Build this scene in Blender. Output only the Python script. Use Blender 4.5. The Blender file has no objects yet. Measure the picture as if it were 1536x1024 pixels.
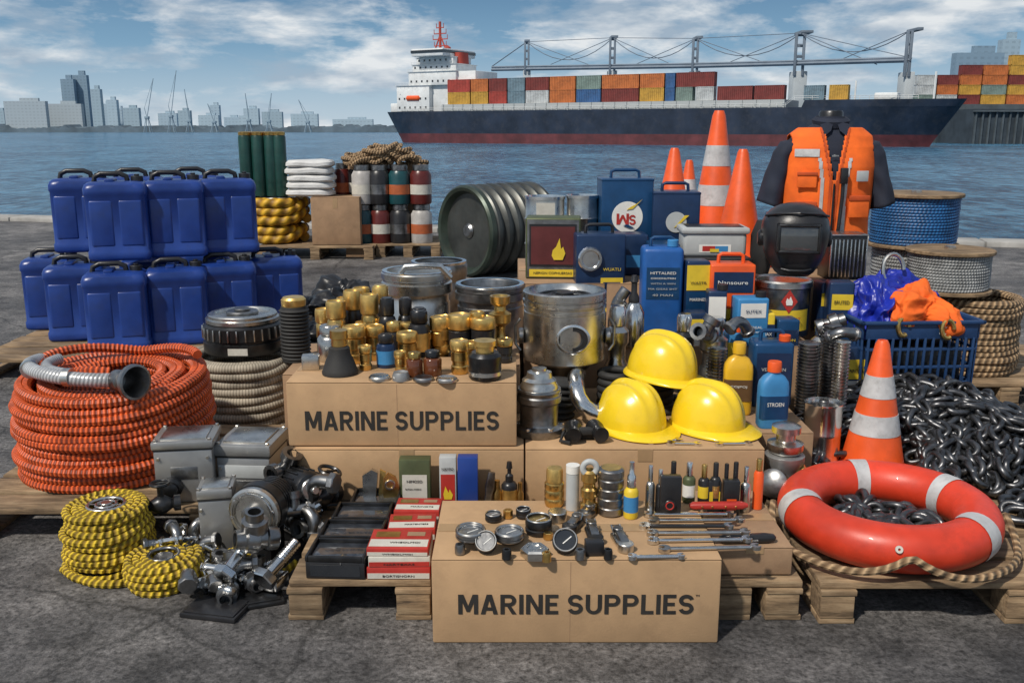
import bpy,bmesh,math,random
from mathutils import Vector as V, Matrix, Euler, noise
R=math.radians; PI=math.pi; rnd=random.Random(7)
SC=bpy.context.scene; COL=SC.collection
H=1.35;F=1400.;CX=768.;CY=512.;PT=math.atan(319/1400.)
cp,sp=math.cos(PT),math.sin(PT)
def P(px,py,z=0.):
    u=(px-CX)/F;v=(CY-py)/F;dy=cp+v*sp;dz=-sp+v*cp;t=(z-H)/dz
    return V((u*t,dy*t,z))
def X(px,Y,z=.3): return (px-CX)/F*(Y*cp+(H-z)*sp)
def Z(py,Y):
    v=(CY-py)/F; return H+Y*(-sp+v*cp)/(cp+v*sp)
def W(n,Y,z=.3): return n/F*(Y*cp+(H-z)*sp)
def TM(loc=(0,0,0),rot=(0,0,0),sc=(1,1,1)): return Matrix.LocRotScale(V(loc),Euler(rot),V(sc))
_bc={}
class MB:
    def __init__(s): s.v=[];s.f=[];s.uv=[];s.m=[]
    def add(s,vs,fs,uvs=None,M=None,mi=0):
        o=len(s.v); s.v+=[tuple(M@V(a)) for a in vs] if M is not None else [tuple(a) for a in vs]
        for k,f in enumerate(fs):
            s.f.append([i+o for i in f]); s.uv.append(uvs[k] if uvs else None); s.m.append(mi)
        return s
    def box(s,size,loc=(0,0,0),rot=(0,0,0),bev=.003,seg=2,c=0,mi=0):
        key=(tuple(round(q,4) for q in size),bev,seg)
        if key not in _bc:
            bm=bmesh.new(); bmesh.ops.create_cube(bm,size=1)
            for v in bm.verts: v.co=V((v.co.x*size[0],v.co.y*size[1],v.co.z*size[2]))
            if bev>0: bmesh.ops.bevel(bm,geom=bm.edges[:],offset=min(bev,.45*min(size)),segments=seg,affect='EDGES',profile=.5)
            bm.verts.index_update()
            _bc[key]=([tuple(v.co) for v in bm.verts],[[v.index for v in f.verts] for f in bm.faces]); bm.free()
        vs,fs=_bc[key]; off=0 if c else size[2]/2
        return s.add([(a,b,q+off) for a,b,q in vs],fs,None,TM(loc,rot),mi)
    def lathe(s,prof,loc=(0,0,0),rot=(0,0,0),n=28,sc=(1,1,1),mi=0,cap=True):
        vs=[];fs=[];rs=[]
        for r,z in prof:
            if r<1e-6: rs.append([len(vs)]);vs.append((0,0,z))
            else:
                rs.append(list(range(len(vs),len(vs)+n)));vs+=[(r*math.cos(2*PI*i/n),r*math.sin(2*PI*i/n),z) for i in range(n)]
        for a,b in zip(rs,rs[1:]):
            if len(a)==1 and len(b)==1: continue
            for i in range(n):
                j=(i+1)%n
                if len(a)==1: fs.append((a[0],b[j],b[i]))
                elif len(b)==1: fs.append((a[i],a[j],b[0]))
                else: fs.append((a[i],a[j],b[j],b[i]))
        if cap:
            if len(rs[0])>1: fs.append(rs[0][::-1])
            if len(rs[-1])>1: fs.append(rs[-1])
        return s.add(vs,fs,None,TM(loc,rot,sc),mi)
    def cyl(s,r,h,loc=(0,0,0),rot=(0,0,0),n=28,bev=None,mi=0):
        b=min(r,h)*.12 if bev is None else bev
        return s.lathe([(r-b,0),(r,b),(r,h-b),(r-b,h)],loc,rot,n,mi=mi)
    def tube(s,path,r,n=10,closed=False,rib=None,mi=0,cap=True,M=None,taper=None):
        path=[V(p) for p in path];N=len(path);vs=[];fs=[];uvs=[];L=0;u=None;ls=[]
        for i,p in enumerate(path):
            a=path[(i-1)%N] if (closed or i>0) else p; b=path[(i+1)%N] if (closed or i<N-1) else p
            t=(b-a); t=t.normalized() if t.length>1e-9 else V((0,0,1))
            if u is None:
                u=t.cross(V((0,0,1))); 
                if u.length<.05: u=t.cross(V((1,0,0)))
                u.normalize()
            u=(u-t*u.dot(t)); u=u.normalized() if u.length>1e-6 else t.orthogonal().normalized()
            w=t.cross(u)
            if i>0: L+=(p-path[i-1]).length
            ls.append(L); rr=r*(taper[i] if taper else 1)
            for k in range(n):
                th=2*PI*k/n; q=rr
                if rib: q=rr*(1+rib[1]*math.sin(2*PI*L/rib[0]+rib[2]*th))
                vs.append(p+u*(q*math.cos(th))+w*(q*math.sin(th)))
        for i in range(N if closed else N-1):
            j=(i+1)%N; l0=ls[i]; l1=ls[j] if j>0 else L+(path[0]-path[-1]).length
            for k in range(n):
                m=(k+1)%n
                fs.append((i*n+k,i*n+m,j*n+m,j*n+k)); uvs.append(((l0,k/n),(l0,(k+1)/n),(l1,(k+1)/n),(l1,k/n)))
        if cap and not closed:
            fs.append(list(range(n))[::-1]);uvs.append([(0,0)]*n)
            fs.append([(N-1)*n+k for k in range(n)]);uvs.append([(L,0)]*n)
        return s.add(vs,fs,uvs,M,mi)
    def loft(s,secs,n=32,loc=(0,0,0),rot=(0,0,0),mi=0,cap=True,sc=(1,1,1)):
        vs=[];fs=[]
        for q in secs:
            z,a,b,e=q[:4]; ox,oy=(q[4],q[5]) if len(q)>4 else (0,0)
            for i in range(n):
                th=2*PI*(i+.5)/n;c=math.cos(th);d=math.sin(th)
                vs.append((ox+a*math.copysign(abs(c)**(2/e),c),oy+b*math.copysign(abs(d)**(2/e),d),z))
        for k in range(len(secs)-1):
            for i in range(n):
                j=(i+1)%n; fs.append((k*n+i,k*n+j,(k+1)*n+j,(k+1)*n+i))
        if cap:
            fs.append(list(range(n))[::-1]); fs.append([(len(secs)-1)*n+i for i in range(n)])
        return s.add(vs,fs,None,TM(loc,rot,sc),mi)
    def prism(s,poly,h,loc=(0,0,0),rot=(0,0,0),mi=0):
        n=len(poly); vs=[(a,b,0) for a,b in poly]+[(a,b,h) for a,b in poly]
        fs=[list(range(n))[::-1],list(range(n,2*n))]+[(i,(i+1)%n,n+(i+1)%n,n+i) for i in range(n)]
        return s.add(vs,fs,None,TM(loc,rot),mi)
def mk(name,mb,mats,parent=None,ang=38,smooth=True):
    me=bpy.data.meshes.new(name); me.from_pydata(mb.v,[],mb.f)
    if not isinstance(mats,(list,tuple)): mats=[mats]
    for m in mats: me.materials.append(m)
    me.polygons.foreach_set('material_index',mb.m)
    if any(u is not None for u in mb.uv):
        uvl=me.uv_layers.new(name='UVMap'); fl=[]
        for f,u in zip(mb.f,mb.uv):
            for k in range(len(f)): fl+= list(u[k]) if u is not None else [0.,0.]
        uvl.data.foreach_set('uv',fl)
    if smooth:
        me.polygons.foreach_set('use_smooth',[True]*len(mb.f)); me.set_sharp_from_angle(angle=R(ang))
    o=bpy.data.objects.new(name,me); COL.objects.link(o)
    if parent is not None: o.parent=parent
    return o
def tag(o,label=None,cat=None,group=None,kind=None):
    if label:o['label']=label
    if cat:o['category']=cat
    if group:o['group']=group
    if kind:o['kind']=kind
    return o
def thing(name,label,cat,loc=(0,0,0),rz=0,group=None,rot=None):
    o=bpy.data.objects.new(name,None); COL.objects.link(o); o.location=loc
    o.rotation_euler=rot if rot else (0,0,rz); o.empty_display_size=.05
    return tag(o,label,cat,group)
def solo(name,mb,mats,label,cat,loc=(0,0,0),rot=(0,0,0),group=None,ang=38):
    o=mk(name,mb,mats,None,ang); o.location=loc;o.rotation_euler=rot
    return tag(o,label,cat,group)
def dup(root,loc,rot=(0,0,0),label=None,group=None,sc=None):
    r=root.copy(); COL.objects.link(r); r.location=loc; r.rotation_euler=rot if isinstance(rot,tuple) else (0,0,rot)
    if sc: r.scale=(sc,)*3
    if label:r['label']=label
    if group:r['group']=group
    for ch in list(root.children):
        c=ch.copy();COL.objects.link(c);c.parent=r
        for g in list(ch.children):
            d=g.copy();COL.objects.link(d);d.parent=c
    return r
# ---------------- materials
def nt(name):
    m=bpy.data.materials.new(name);m.use_nodes=True;t=m.node_tree
    return m,t.nodes,t.links,t.nodes['Principled BSDF']
def N(ns,ty,**k):
    n=ns.new(ty)
    for a,b in k.items():
        if a in n.inputs.keys(): n.inputs[a].default_value=b
        else: setattr(n,a,b)
    return n
def c4(c): return (c[0],c[1],c[2],1)
def mat(name,col,rough=.5,metal=0,var=.25,scale=9,bump=.15,bs=90,coat=0,dirt=0,dcol=(.09,.06,.04),dist=.002):
    m,ns,ls,b=nt(name)
    tc=N(ns,'ShaderNodeTexCoord'); n1=N(ns,'ShaderNodeTexNoise',Scale=scale,Detail=3.0,Roughness=.65); ls.new(tc.outputs['Object'],n1.inputs['Vector'])
    mx=N(ns,'ShaderNodeMix',data_type='RGBA'); lo=tuple(c*(1-var) for c in col);hi=tuple(min(1,c*(1+var*.7)+.004*var) for c in col)
    mx.inputs[6].default_value=c4(lo);mx.inputs[7].default_value=c4(hi)
    rp=N(ns,'ShaderNodeMapRange');rp.inputs[1].default_value=.3;rp.inputs[2].default_value=.7
    ls.new(n1.outputs['Fac'],rp.inputs[0]);ls.new(rp.outputs[0],mx.inputs[0]); out=mx.outputs[2]
    if dirt>0:
        n2=N(ns,'ShaderNodeTexNoise',Scale=scale*2.3,Detail=5.0,Roughness=.75);ls.new(tc.outputs['Object'],n2.inputs['Vector'])
        r2=N(ns,'ShaderNodeMapRange');r2.inputs[1].default_value=.5;r2.inputs[2].default_value=.72;r2.inputs[4].default_value=dirt
        ls.new(n2.outputs['Fac'],r2.inputs[0]); m2=N(ns,'ShaderNodeMix',data_type='RGBA');m2.inputs[7].default_value=c4(dcol)
        ls.new(r2.outputs[0],m2.inputs[0]);ls.new(out,m2.inputs[6]);out=m2.outputs[2]
    ls.new(out,b.inputs['Base Color'])
    rr=N(ns,'ShaderNodeMapRange');rr.inputs[3].default_value=max(.03,rough-.12);rr.inputs[4].default_value=min(1,rough+.14)
    ls.new(n1.outputs['Fac'],rr.inputs[0]);ls.new(rr.outputs[0],b.inputs['Roughness'])
    b.inputs['Metallic'].default_value=metal; b.inputs['Coat Weight'].default_value=coat
    if bump>0:
        n4=N(ns,'ShaderNodeTexNoise',Scale=bs,Detail=3.0);ls.new(tc.outputs['Object'],n4.inputs['Vector'])
        bp=N(ns,'ShaderNodeBump',Strength=bump,Distance=dist);ls.new(n4.outputs['Fac'],bp.inputs['Height']);ls.new(bp.outputs[0],b.inputs['Normal'])
    return m
def ropemat(name,c1,c2,pitch,twist,rough=.8,bd=.004,strength=.8,metal=0):
    m,ns,ls,b=nt(name); uv=N(ns,'ShaderNodeUVMap'); sx=N(ns,'ShaderNodeSeparateXYZ');ls.new(uv.outputs[0],sx.inputs[0])
    a=N(ns,'ShaderNodeMath',operation='MULTIPLY');a.inputs[1].default_value=2*PI/pitch;ls.new(sx.outputs[0],a.inputs[0])
    q=N(ns,'ShaderNodeMath',operation='MULTIPLY_ADD');q.inputs[1].default_value=2*PI*twist;ls.new(sx.outputs[1],q.inputs[0]);ls.new(a.outputs[0],q.inputs[2])
    s=N(ns,'ShaderNodeMath',operation='SINE');ls.new(q.outputs[0],s.inputs[0])
    mr=N(ns,'ShaderNodeMapRange');mr.inputs[1].default_value=-1;mr.inputs[2].default_value=1;ls.new(s.outputs[0],mr.inputs[0])
    tc=N(ns,'ShaderNodeTexCoord');n1=N(ns,'ShaderNodeTexNoise',Scale=14.,Detail=4.);ls.new(tc.outputs['Object'],n1.inputs['Vector'])
    mx=N(ns,'ShaderNodeMix',data_type='RGBA');mx.inputs[6].default_value=c4(c1);mx.inputs[7].default_value=c4(c2);ls.new(mr.outputs[0],mx.inputs[0])
    m2=N(ns,'ShaderNodeMix',data_type='RGBA',blend_type='MULTIPLY');m2.inputs[0].default_value=.8;ls.new(mx.outputs[2],m2.inputs[6])
    cr=N(ns,'ShaderNodeMapRange');cr.inputs[1].default_value=.3;cr.inputs[2].default_value=.7;cr.inputs[3].default_value=.45;cr.inputs[4].default_value=1.15;ls.new(n1.outputs['Fac'],cr.inputs[0])
    ls.new(cr.outputs[0],m2.inputs[7]);ls.new(m2.outputs[2],b.inputs['Base Color']);b.inputs['Roughness'].default_value=rough;b.inputs['Metallic'].default_value=metal
    bp=N(ns,'ShaderNodeBump',Strength=strength,Distance=bd);ls.new(s.outputs[0],bp.inputs['Height']);ls.new(bp.outputs[0],b.inputs['Normal'])
    return m
card=mat('cardboard',(.44,.28,.15),.85,var=.15,scale=5,bump=.25,bs=160,dirt=.25,dcol=(.22,.13,.07))
card2=mat('worn_cardboard',(.32,.2,.115),.85,var=.2,scale=5,bump=.25,bs=160,dirt=.3,dcol=(.15,.09,.05))
tape=mat('tape',(.36,.235,.125),.45,var=.1,bump=.1)
ink=mat('black_ink',(.02,.018,.016),.8,var=.3,bump=0)
white=mat('white_print',(.72,.71,.67),.6,var=.08,bump=0); paper=mat('paper',(.55,.53,.47),.8,var=.15,dirt=.2,bump=0)
blue=mat('blue_plastic',(.013,.048,.25),.34,var=.35,scale=3,bump=.35,bs=40,dirt=.3,dcol=(.03,.045,.12))
blk=mat('black_plastic',(.016,.016,.018),.34,var=.3,bump=.2,bs=120)
blkm=mat('black_metal',(.05,.051,.054),.32,.8,var=.4,scale=12,bump=.2,dirt=.2,dcol=(.1,.09,.08))
rub=mat('black_rubber',(.02,.02,.02),.7,var=.3,bump=.3)
steel=mat('steel',(.6,.59,.56),.28,1,var=.28,scale=10,bump=.1,bs=60,dirt=.4,dcol=(.24,.2,.17))
steeld=mat('dark_steel',(.3,.3,.3),.34,1,var=.45,scale=14,bump=.2,bs=70,dirt=.4,dcol=(.11,.09,.075))
alu=mat('cast_aluminium',(.36,.36,.355),.42,.7,var=.15,scale=7,bump=.12,bs=200,dirt=.25,dcol=(.17,.155,.135),dist=.001)
chrome=mat('chrome',(.74,.74,.73),.2,1,var=.18,bump=.05,dirt=.25,dcol=(.33,.3,.26))
brass=mat('brass',(.68,.45,.15),.32,1,var=.35,scale=18,bump=.15,dirt=.35,dcol=(.24,.13,.045))
gold=mat('gold_cap',(.8,.54,.18),.36,.9,var=.25,scale=20,bump=.15,dirt=.25,dcol=(.32,.18,.055))
yel=mat('yellow_plastic',(.82,.57,.015),.27,var=.14,scale=4,bump=.1,coat=.4,dirt=.2,dcol=(.45,.3,.03))
org=mat('orange_plastic',(.78,.1,.016),.4,var=.2,scale=5,bump=.2,dirt=.28,dcol=(.3,.055,.02))
orgf=mat('orange_fabric',(.87,.14,.012),.8,var=.25,scale=7,bump=.5,bs=220)
redr=mat('red_ring_vinyl',(.62,.045,.016),.42,var=.28,scale=5,bump=.35,bs=30,coat=.1,dirt=.35,dcol=(.24,.026,.013))
refl=mat('reflective_tape',(.52,.52,.52),.45,.1,var=.2,scale=12,bump=.3,dirt=.45,dcol=(.22,.21,.2))
navy=mat('navy_fabric',(.014,.019,.036),.85,var=.3,bump=.5,bs=220)
navyp=mat('navy_paint',(.012,.033,.09),.32,.2,var=.25,bump=.1,dirt=.15,dcol=(.05,.06,.08))
teal=mat('blue_tin_paint',(.008,.055,.15),.32,.2,var=.25,bump=.1,dirt=.12,dcol=(.04,.06,.1))
sky_blue=mat('light_blue_print',(.04,.21,.45),.5,var=.15,bump=0)
redp=mat('red_print',(.42,.028,.02),.5,var=.25,bump=0,dirt=.15); yelp=mat('yellow_print',(.7,.5,.03),.5,var=.15,bump=0,dirt=.1)
yelb=mat('yellow_bottle_plastic',(.72,.42,.02),.3,var=.15,scale=6,bump=0,coat=.2,dirt=.1);brl=mat('brown_label',(.12,.06,.02),.6,bump=0)
grnp=mat('olive_green_paint',(.09,.11,.05),.5,.3,var=.3,dirt=.2); dgrn=mat('dark_green_paint',(.008,.05,.042),.35,.1,var=.3,dirt=.15)
lgrey=mat('light_grey_plastic',(.42,.44,.44),.5,var=.12,dirt=.12,dcol=(.2,.2,.19),bump=0)
glass=mat('dark_glass',(.02,.023,.028),.07,var=.2,bump=0,coat=.6)
amber=mat('amber_glass',(.12,.035,.012),.15,var=.3,bump=0,coat=.4)
bag=mat('white_sack',(.6,.6,.59),.75,var=.12,bump=.6,bs=30,dirt=.1,dcol=(.3,.3,.3),dist=.01)
def woodm():
    m,ns,ls,b=nt('pallet_wood');tc=N(ns,'ShaderNodeTexCoord');mp=N(ns,'ShaderNodeMapping');mp.inputs['Scale'].default_value=(3,22,22);ls.new(tc.outputs['Object'],mp.inputs[0])
    n=N(ns,'ShaderNodeTexNoise',Scale=2.2,Detail=7.,Roughness=.7);ls.new(mp.outputs[0],n.inputs['Vector'])
    r=N(ns,'ShaderNodeValToRGB');e=r.color_ramp.elements;e[0].position=.3;e[0].color=(.07,.045,.025,1);e[1].position=.7;e[1].color=(.43,.31,.185,1);q=r.color_ramp.elements.new(.5);q.color=(.27,.18,.1,1)
    ls.new(n.outputs['Fac'],r.inputs[0])
    n2=N(ns,'ShaderNodeTexNoise',Scale=5.,Detail=4.);ls.new(tc.outputs['Object'],n2.inputs['Vector']);mx=N(ns,'ShaderNodeMix',data_type='RGBA',blend_type='MULTIPLY');mx.inputs[0].default_value=.8
    mr=N(ns,'ShaderNodeMapRange');mr.inputs[1].default_value=.3;mr.inputs[2].default_value=.7;mr.inputs[3].default_value=.35;mr.inputs[4].default_value=1.2;ls.new(n2.outputs['Fac'],mr.inputs[0]);ls.new(r.outputs[0],mx.inputs[6]);ls.new(mr.outputs[0],mx.inputs[7])
    ls.new(mx.outputs[2],b.inputs['Base Color']);b.inputs['Roughness'].default_value=.85
    bp=N(ns,'ShaderNodeBump',Strength=.6,Distance=.004);ls.new(n.outputs['Fac'],bp.inputs['Height']);ls.new(bp.outputs[0],b.inputs['Normal']);return m
wood=woodm()
hose_o=ropemat('orange_hose',(.2,.028,.01),(.85,.135,.025),.017,0,.5,.003,.5)
hose_gr=ropemat('silver_hose',(.27,.28,.29),(.6,.61,.62),.013,2,.35,.001,.4,.25)
rope_y=ropemat('yellow_rope',(.2,.12,.01),(.78,.54,.03),.022,1,.75,.005)
hose_b=ropemat('beige_hose',(.27,.235,.18),(.46,.4,.31),.012,0,.65,.002,.35)
hose_y=ropemat('yellow_hose',(.25,.12,.01),(.74,.42,.02),.12,1,.6,.01)
rope_n=ropemat('manila_rope',(.15,.09,.045),(.47,.32,.18),.03,1,.9,.006)
rope_b=ropemat('blue_cable',(.01,.05,.17),(.02,.16,.4),.02,1,.5,.002,.4)
rope_g=ropemat('grey_cable',(.17,.18,.18),(.42,.43,.43),.015,1,.6,.002)
# ---------------- text
def text(s,w,m,parent,loc,rot=(PI/2,0,0),h=None,off=.0,name='lettering'):
    cu=bpy.data.curves.new('txt','FONT');cu.body=s;cu.align_x='CENTER';cu.align_y='CENTER';cu.size=1;cu.offset=off;cu.extrude=.004;cu.resolution_u=3
    o=bpy.data.objects.new('txt',cu);COL.objects.link(o);dg=bpy.context.evaluated_depsgraph_get();me=bpy.data.meshes.new_from_object(o.evaluated_get(dg))
    bpy.data.objects.remove(o);xs=[v.co.x for v in me.vertices];ys=[v.co.y for v in me.vertices]
    if not xs: return None
    x0,x1,y0,y1=min(xs),max(xs),min(ys),max(ys);k=w/(x1-x0);ky=(h/(y1-y0)) if h else k
    for v in me.vertices: v.co=V(((v.co.x-(x0+x1)/2)*k,(v.co.y-(y0+y1)/2)*ky,v.co.z*.1))
    me.materials.clear();me.materials.append(m);me.name=name
    q=bpy.data.objects.new(name,me);COL.objects.link(q);q.parent=parent;q.location=loc;q.rotation_euler=rot;return q
def arc(cx,cy,rx,ry,a0,a1,n=14): return [(cx+rx*math.cos(R(a0+(a1-a0)*i/n)),cy+ry*math.sin(R(a0+(a1-a0)*i/n))) for i in range(n+1)]
def strip(pts,hw):
    L=[];Q=[]
    for i,p in enumerate(pts):
        a=pts[max(0,i-1)];b=pts[min(len(pts)-1,i+1)];dx,dy=b[0]-a[0],b[1]-a[1];l=math.hypot(dx,dy) or 1
        L.append((p[0]-dy/l*hw,p[1]+dx/l*hw));Q.append((p[0]+dy/l*hw,p[1]-dx/l*hw))
    return L+Q[::-1]
_bowl=[(.18,1),(.38,1)]+arc(.38,.7,.3,.3,90,-90)+[(.18,.4),(.18,.57),(.38,.57)]+arc(.38,.7,.12,.13,-90,90)+[(.18,.83)]
_S=strip(arc(.33,.705,.235,.205,12,270,20)+arc(.33,.295,.235,.205,90,-168,20)[1:],.09)
_M=[(0,1),(.23,1),(.43,.42),(.63,1),(.86,1),(.86,0),(.68,0),(.68,.62),(.5,.12),(.36,.12),(.18,.62),(.18,0),(0,0)]
GL={'M':(.86,[_M]),'W':(.86,[[(a,1-b) for a,b in _M]]),
'A':(.74,[[(0,0),(.19,0),(.37,.72),(.37,1),(.26,1)],[(.74,0),(.48,1),(.37,1),(.37,.72),(.55,0)],[(.24,.19),(.5,.19),(.46,.35),(.28,.35)]]),
'R':(.7,[[(0,0),(.18,0),(.18,1),(0,1)],_bowl,[(.28,.41),(.45,.43),(.7,0),(.5,0)]]),'P':(.68,[[(0,0),(.18,0),(.18,1),(0,1)],_bowl]),
'I':(.18,[[(0,0),(.18,0),(.18,1),(0,1)]]),'N':(.72,[[(0,0),(0,1),(.2,1),(.54,.34),(.54,1),(.72,1),(.72,0),(.52,0),(.18,.66),(.18,0)]]),
'E':(.56,[[(0,0),(0,1),(.56,1),(.56,.83),(.18,.83),(.18,.59),(.5,.59),(.5,.42),(.18,.42),(.18,.17),(.56,.17),(.56,0)]]),
'L':(.54,[[(0,0),(0,1),(.18,1),(.18,.17),(.54,.17),(.54,0)]]),
'U':(.7,[[(0,1)]+arc(.35,.35,.35,.35,180,360)+[(.7,1),(.52,1)]+arc(.35,.35,.17,.19,360,180)+[(.18,1)]]),'S':(.66,[_S])}
def bold(s,w,h,m,parent,loc):
    q=MB();x=0;pl=[]
    for ch in s:
        if ch==' ': x+=.3;continue
        wd,ps=GL[ch]
        for p in ps: pl.append([(a+x,b) for a,b in p])
        x+=wd+.115
    x-=.115;k=w/x
    for i,p in enumerate(pl): q.prism([((a-x/2)*k,(b-.5)*h) for a,b in p],.0006+.00004*(i%3))
    o=mk('lettering',q,m,parent,smooth=False);o.location=loc;o.rotation_euler=(PI/2,0,0);return o
# ================= SETTING =================
def concrete():
    m,ns,ls,b=nt('quay_concrete');tc=N(ns,'ShaderNodeTexCoord')
    a=N(ns,'ShaderNodeTexNoise',Scale=.8,Detail=6.,Roughness=.65);ls.new(tc.outputs['Object'],a.inputs['Vector'])
    c=N(ns,'ShaderNodeTexNoise',Scale=55.,Detail=6.,Roughness=.8);ls.new(tc.outputs['Object'],c.inputs['Vector'])
    d=N(ns,'ShaderNodeTexNoise',Scale=5.,Detail=8.,Roughness=.75);ls.new(tc.outputs['Object'],d.inputs['Vector'])
    r=N(ns,'ShaderNodeValToRGB');e=r.color_ramp.elements;e[0].position=.35;e[0].color=(.052,.05,.052,1);e[1].position=.65;e[1].color=(.205,.192,.182,1);ls.new(a.outputs['Fac'],r.inputs[0])
    def mul(src,fac,lo,hi,x,p0=.3,p1=.7):
        mr=N(ns,'ShaderNodeMapRange');mr.inputs[1].default_value=p0;mr.inputs[2].default_value=p1;mr.inputs[3].default_value=lo;mr.inputs[4].default_value=hi;ls.new(src,mr.inputs[0])
        mx=N(ns,'ShaderNodeMix',data_type='RGBA',blend_type='MULTIPLY');mx.inputs[0].default_value=fac;ls.new(x,mx.inputs[6]);ls.new(mr.outputs[0],mx.inputs[7]);return mx.outputs[2]
    o=mul(c.outputs['Fac'],1,.22,1.9,r.outputs[0],.36,.66);o=mul(d.outputs['Fac'],.9,.4,1.4,o,.38,.64)
    v=N(ns,'ShaderNodeTexVoronoi',feature='DISTANCE_TO_EDGE',Scale=.7);wp=N(ns,'ShaderNodeMix',data_type='RGBA');wp.inputs[0].default_value=.12
    ls.new(tc.outputs['Object'],wp.inputs[6]);ls.new(d.outputs['Color'],wp.inputs[7]);ls.new(wp.outputs[2],v.inputs['Vector'])
    cr=N(ns,'ShaderNodeMapRange');cr.inputs[1].default_value=.0;cr.inputs[2].default_value=.007;cr.inputs[3].default_value=.3;ls.new(v.outputs['Distance'],cr.inputs[0])
    mx=N(ns,'ShaderNodeMix',data_type='RGBA',blend_type='MULTIPLY');mx.inputs[0].default_value=.85;ls.new(o,mx.inputs[6]);ls.new(cr.outputs[0],mx.inputs[7]);ls.new(mx.outputs[2],b.inputs['Base Color'])
    b.inputs['Roughness'].default_value=.64
    ad=N(ns,'ShaderNodeMath',operation='MULTIPLY_ADD');ad.inputs[1].default_value=.6;ls.new(c.outputs['Fac'],ad.inputs[0]);ls.new(d.outputs['Fac'],ad.inputs[2])
    bp=N(ns,'ShaderNodeBump',Strength=.9,Distance=.016);ls.new(ad.outputs[0],bp.inputs['Height']);ls.new(bp.outputs[0],b.inputs['Normal']);return m
conc=concrete(); conc_l=mat('pale_coping',(.36,.35,.33),.8,var=.25,scale=3,bump=.5,bs=30,dirt=.4,dcol=(.16,.15,.13))
A=P(0,327,0);B=P(1536,366,0);d=(B-A).normalized();L0=A-d*60;L1=B+d*60;WZ=-3.5
nrm=V((-d.y,d.x,0))
q=MB();q.add([(L0.x,L0.y,0),(L1.x,L1.y,0),(L1.x,L1.y-90,0),(L0.x,L0.y-90,0),(L0.x,L0.y,-6),(L1.x,L1.y,-6)],[(0,3,2,1),(0,1,5,4)])
tag(mk('quay',q,conc,smooth=False),kind='structure')
q=MB();ln=(L1-L0).length
for i in range(60):
    t=(i+.5)/60;c=L0+(L1-L0)*t-nrm*.19
    q.box((ln/60-.015,.42,.12),(c.x,c.y,-.06),(0,0,math.atan2(d.y,d.x)),bev=.02)
tag(mk('quay_edge',q,conc_l),kind='structure')
def waterm():
    m,ns,ls,b=nt('harbour_water');tc=N(ns,'ShaderNodeTexCoord')
    mp=N(ns,'ShaderNodeMapping');mp.inputs['Scale'].default_value=(.75,.34,1);ls.new(tc.outputs['Object'],mp.inputs[0])
    a=N(ns,'ShaderNodeTexNoise',Scale=1.25,Detail=8.,Roughness=.62,Distortion=.5);ls.new(mp.outputs[0],a.inputs['Vector'])
    f=N(ns,'ShaderNodeTexNoise',Scale=.09,Detail=6.,Roughness=.7);ls.new(mp.outputs[0],f.inputs['Vector'])
    ad=N(ns,'ShaderNodeMath',operation='MULTIPLY_ADD');ad.inputs[1].default_value=.6;ls.new(f.outputs['Fac'],ad.inputs[0]);ls.new(a.outputs['Fac'],ad.inputs[2])
    r=N(ns,'ShaderNodeMapRange');r.inputs[1].default_value=.7;r.inputs[2].default_value=.96;ls.new(ad.outputs[0],r.inputs[0])
    mx=N(ns,'ShaderNodeMix',data_type='RGBA');mx.inputs[6].default_value=(.006,.05,.11,1);mx.inputs[7].default_value=(.1,.27,.42,1);ls.new(r.outputs[0],mx.inputs[0])
    ls.new(mx.outputs[2],b.inputs['Base Color']);b.inputs['Roughness'].default_value=.2;b.inputs['IOR'].default_value=1.33
    bp=N(ns,'ShaderNodeBump',Strength=1.,Distance=1.0);ls.new(a.outputs['Fac'],bp.inputs['Height']);ls.new(bp.outputs[0],b.inputs['Normal']);return m
q=MB();q.add([(-9000,-50,WZ),(9000,-50,WZ),(9000,9000,WZ),(-9000,9000,WZ)],[(0,1,2,3)])
tag(mk('water',q,waterm(),smooth=False),kind='structure')
shore=mat('far_shore',(.12,.165,.2),.9,var=.45,scale=.03,bump=0)  # shore tone with blue distance haze painted into the base colour
q=MB();rr=random.Random(3);D=1250
n=520;xs=[-1100+i*4.0 for i in range(n)]
vs=[];fs=[]
for i,x in enumerate(xs):
    h=5+5*noise.noise(V((x*.012,1,0)))+5*rr.random()**2; h=max(2,h)
    if x>120: h*=max(.3,1-(x-120)/500)
    vs+=[(x,D,WZ-1),(x,D,WZ+h),(x,D+60,WZ+h*1.1)]
for i in range(n-1):
    a=i*3;b=a+3;fs+=[(a,b,b+1,a+1),(a+1,b+1,b+2,a+2)]
q.add(vs,fs);tag(mk('far_shore',q,shore,smooth=False),kind='structure')
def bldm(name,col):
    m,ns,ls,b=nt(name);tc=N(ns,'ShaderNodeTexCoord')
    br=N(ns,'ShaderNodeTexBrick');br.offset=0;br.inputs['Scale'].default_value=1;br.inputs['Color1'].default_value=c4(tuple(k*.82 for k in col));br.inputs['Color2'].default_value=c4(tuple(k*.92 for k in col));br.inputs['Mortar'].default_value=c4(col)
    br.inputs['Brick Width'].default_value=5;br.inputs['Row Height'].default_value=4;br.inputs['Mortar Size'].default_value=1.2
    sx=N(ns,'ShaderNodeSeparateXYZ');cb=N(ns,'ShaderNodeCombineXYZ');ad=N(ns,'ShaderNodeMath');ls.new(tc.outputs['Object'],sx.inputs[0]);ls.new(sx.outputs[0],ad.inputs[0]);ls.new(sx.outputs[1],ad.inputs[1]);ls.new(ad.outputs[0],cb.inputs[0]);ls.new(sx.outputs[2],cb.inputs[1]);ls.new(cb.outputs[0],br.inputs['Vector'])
    ls.new(br.outputs['Color'],b.inputs['Base Color']);b.inputs['Roughness'].default_value=.9;return m
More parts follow.
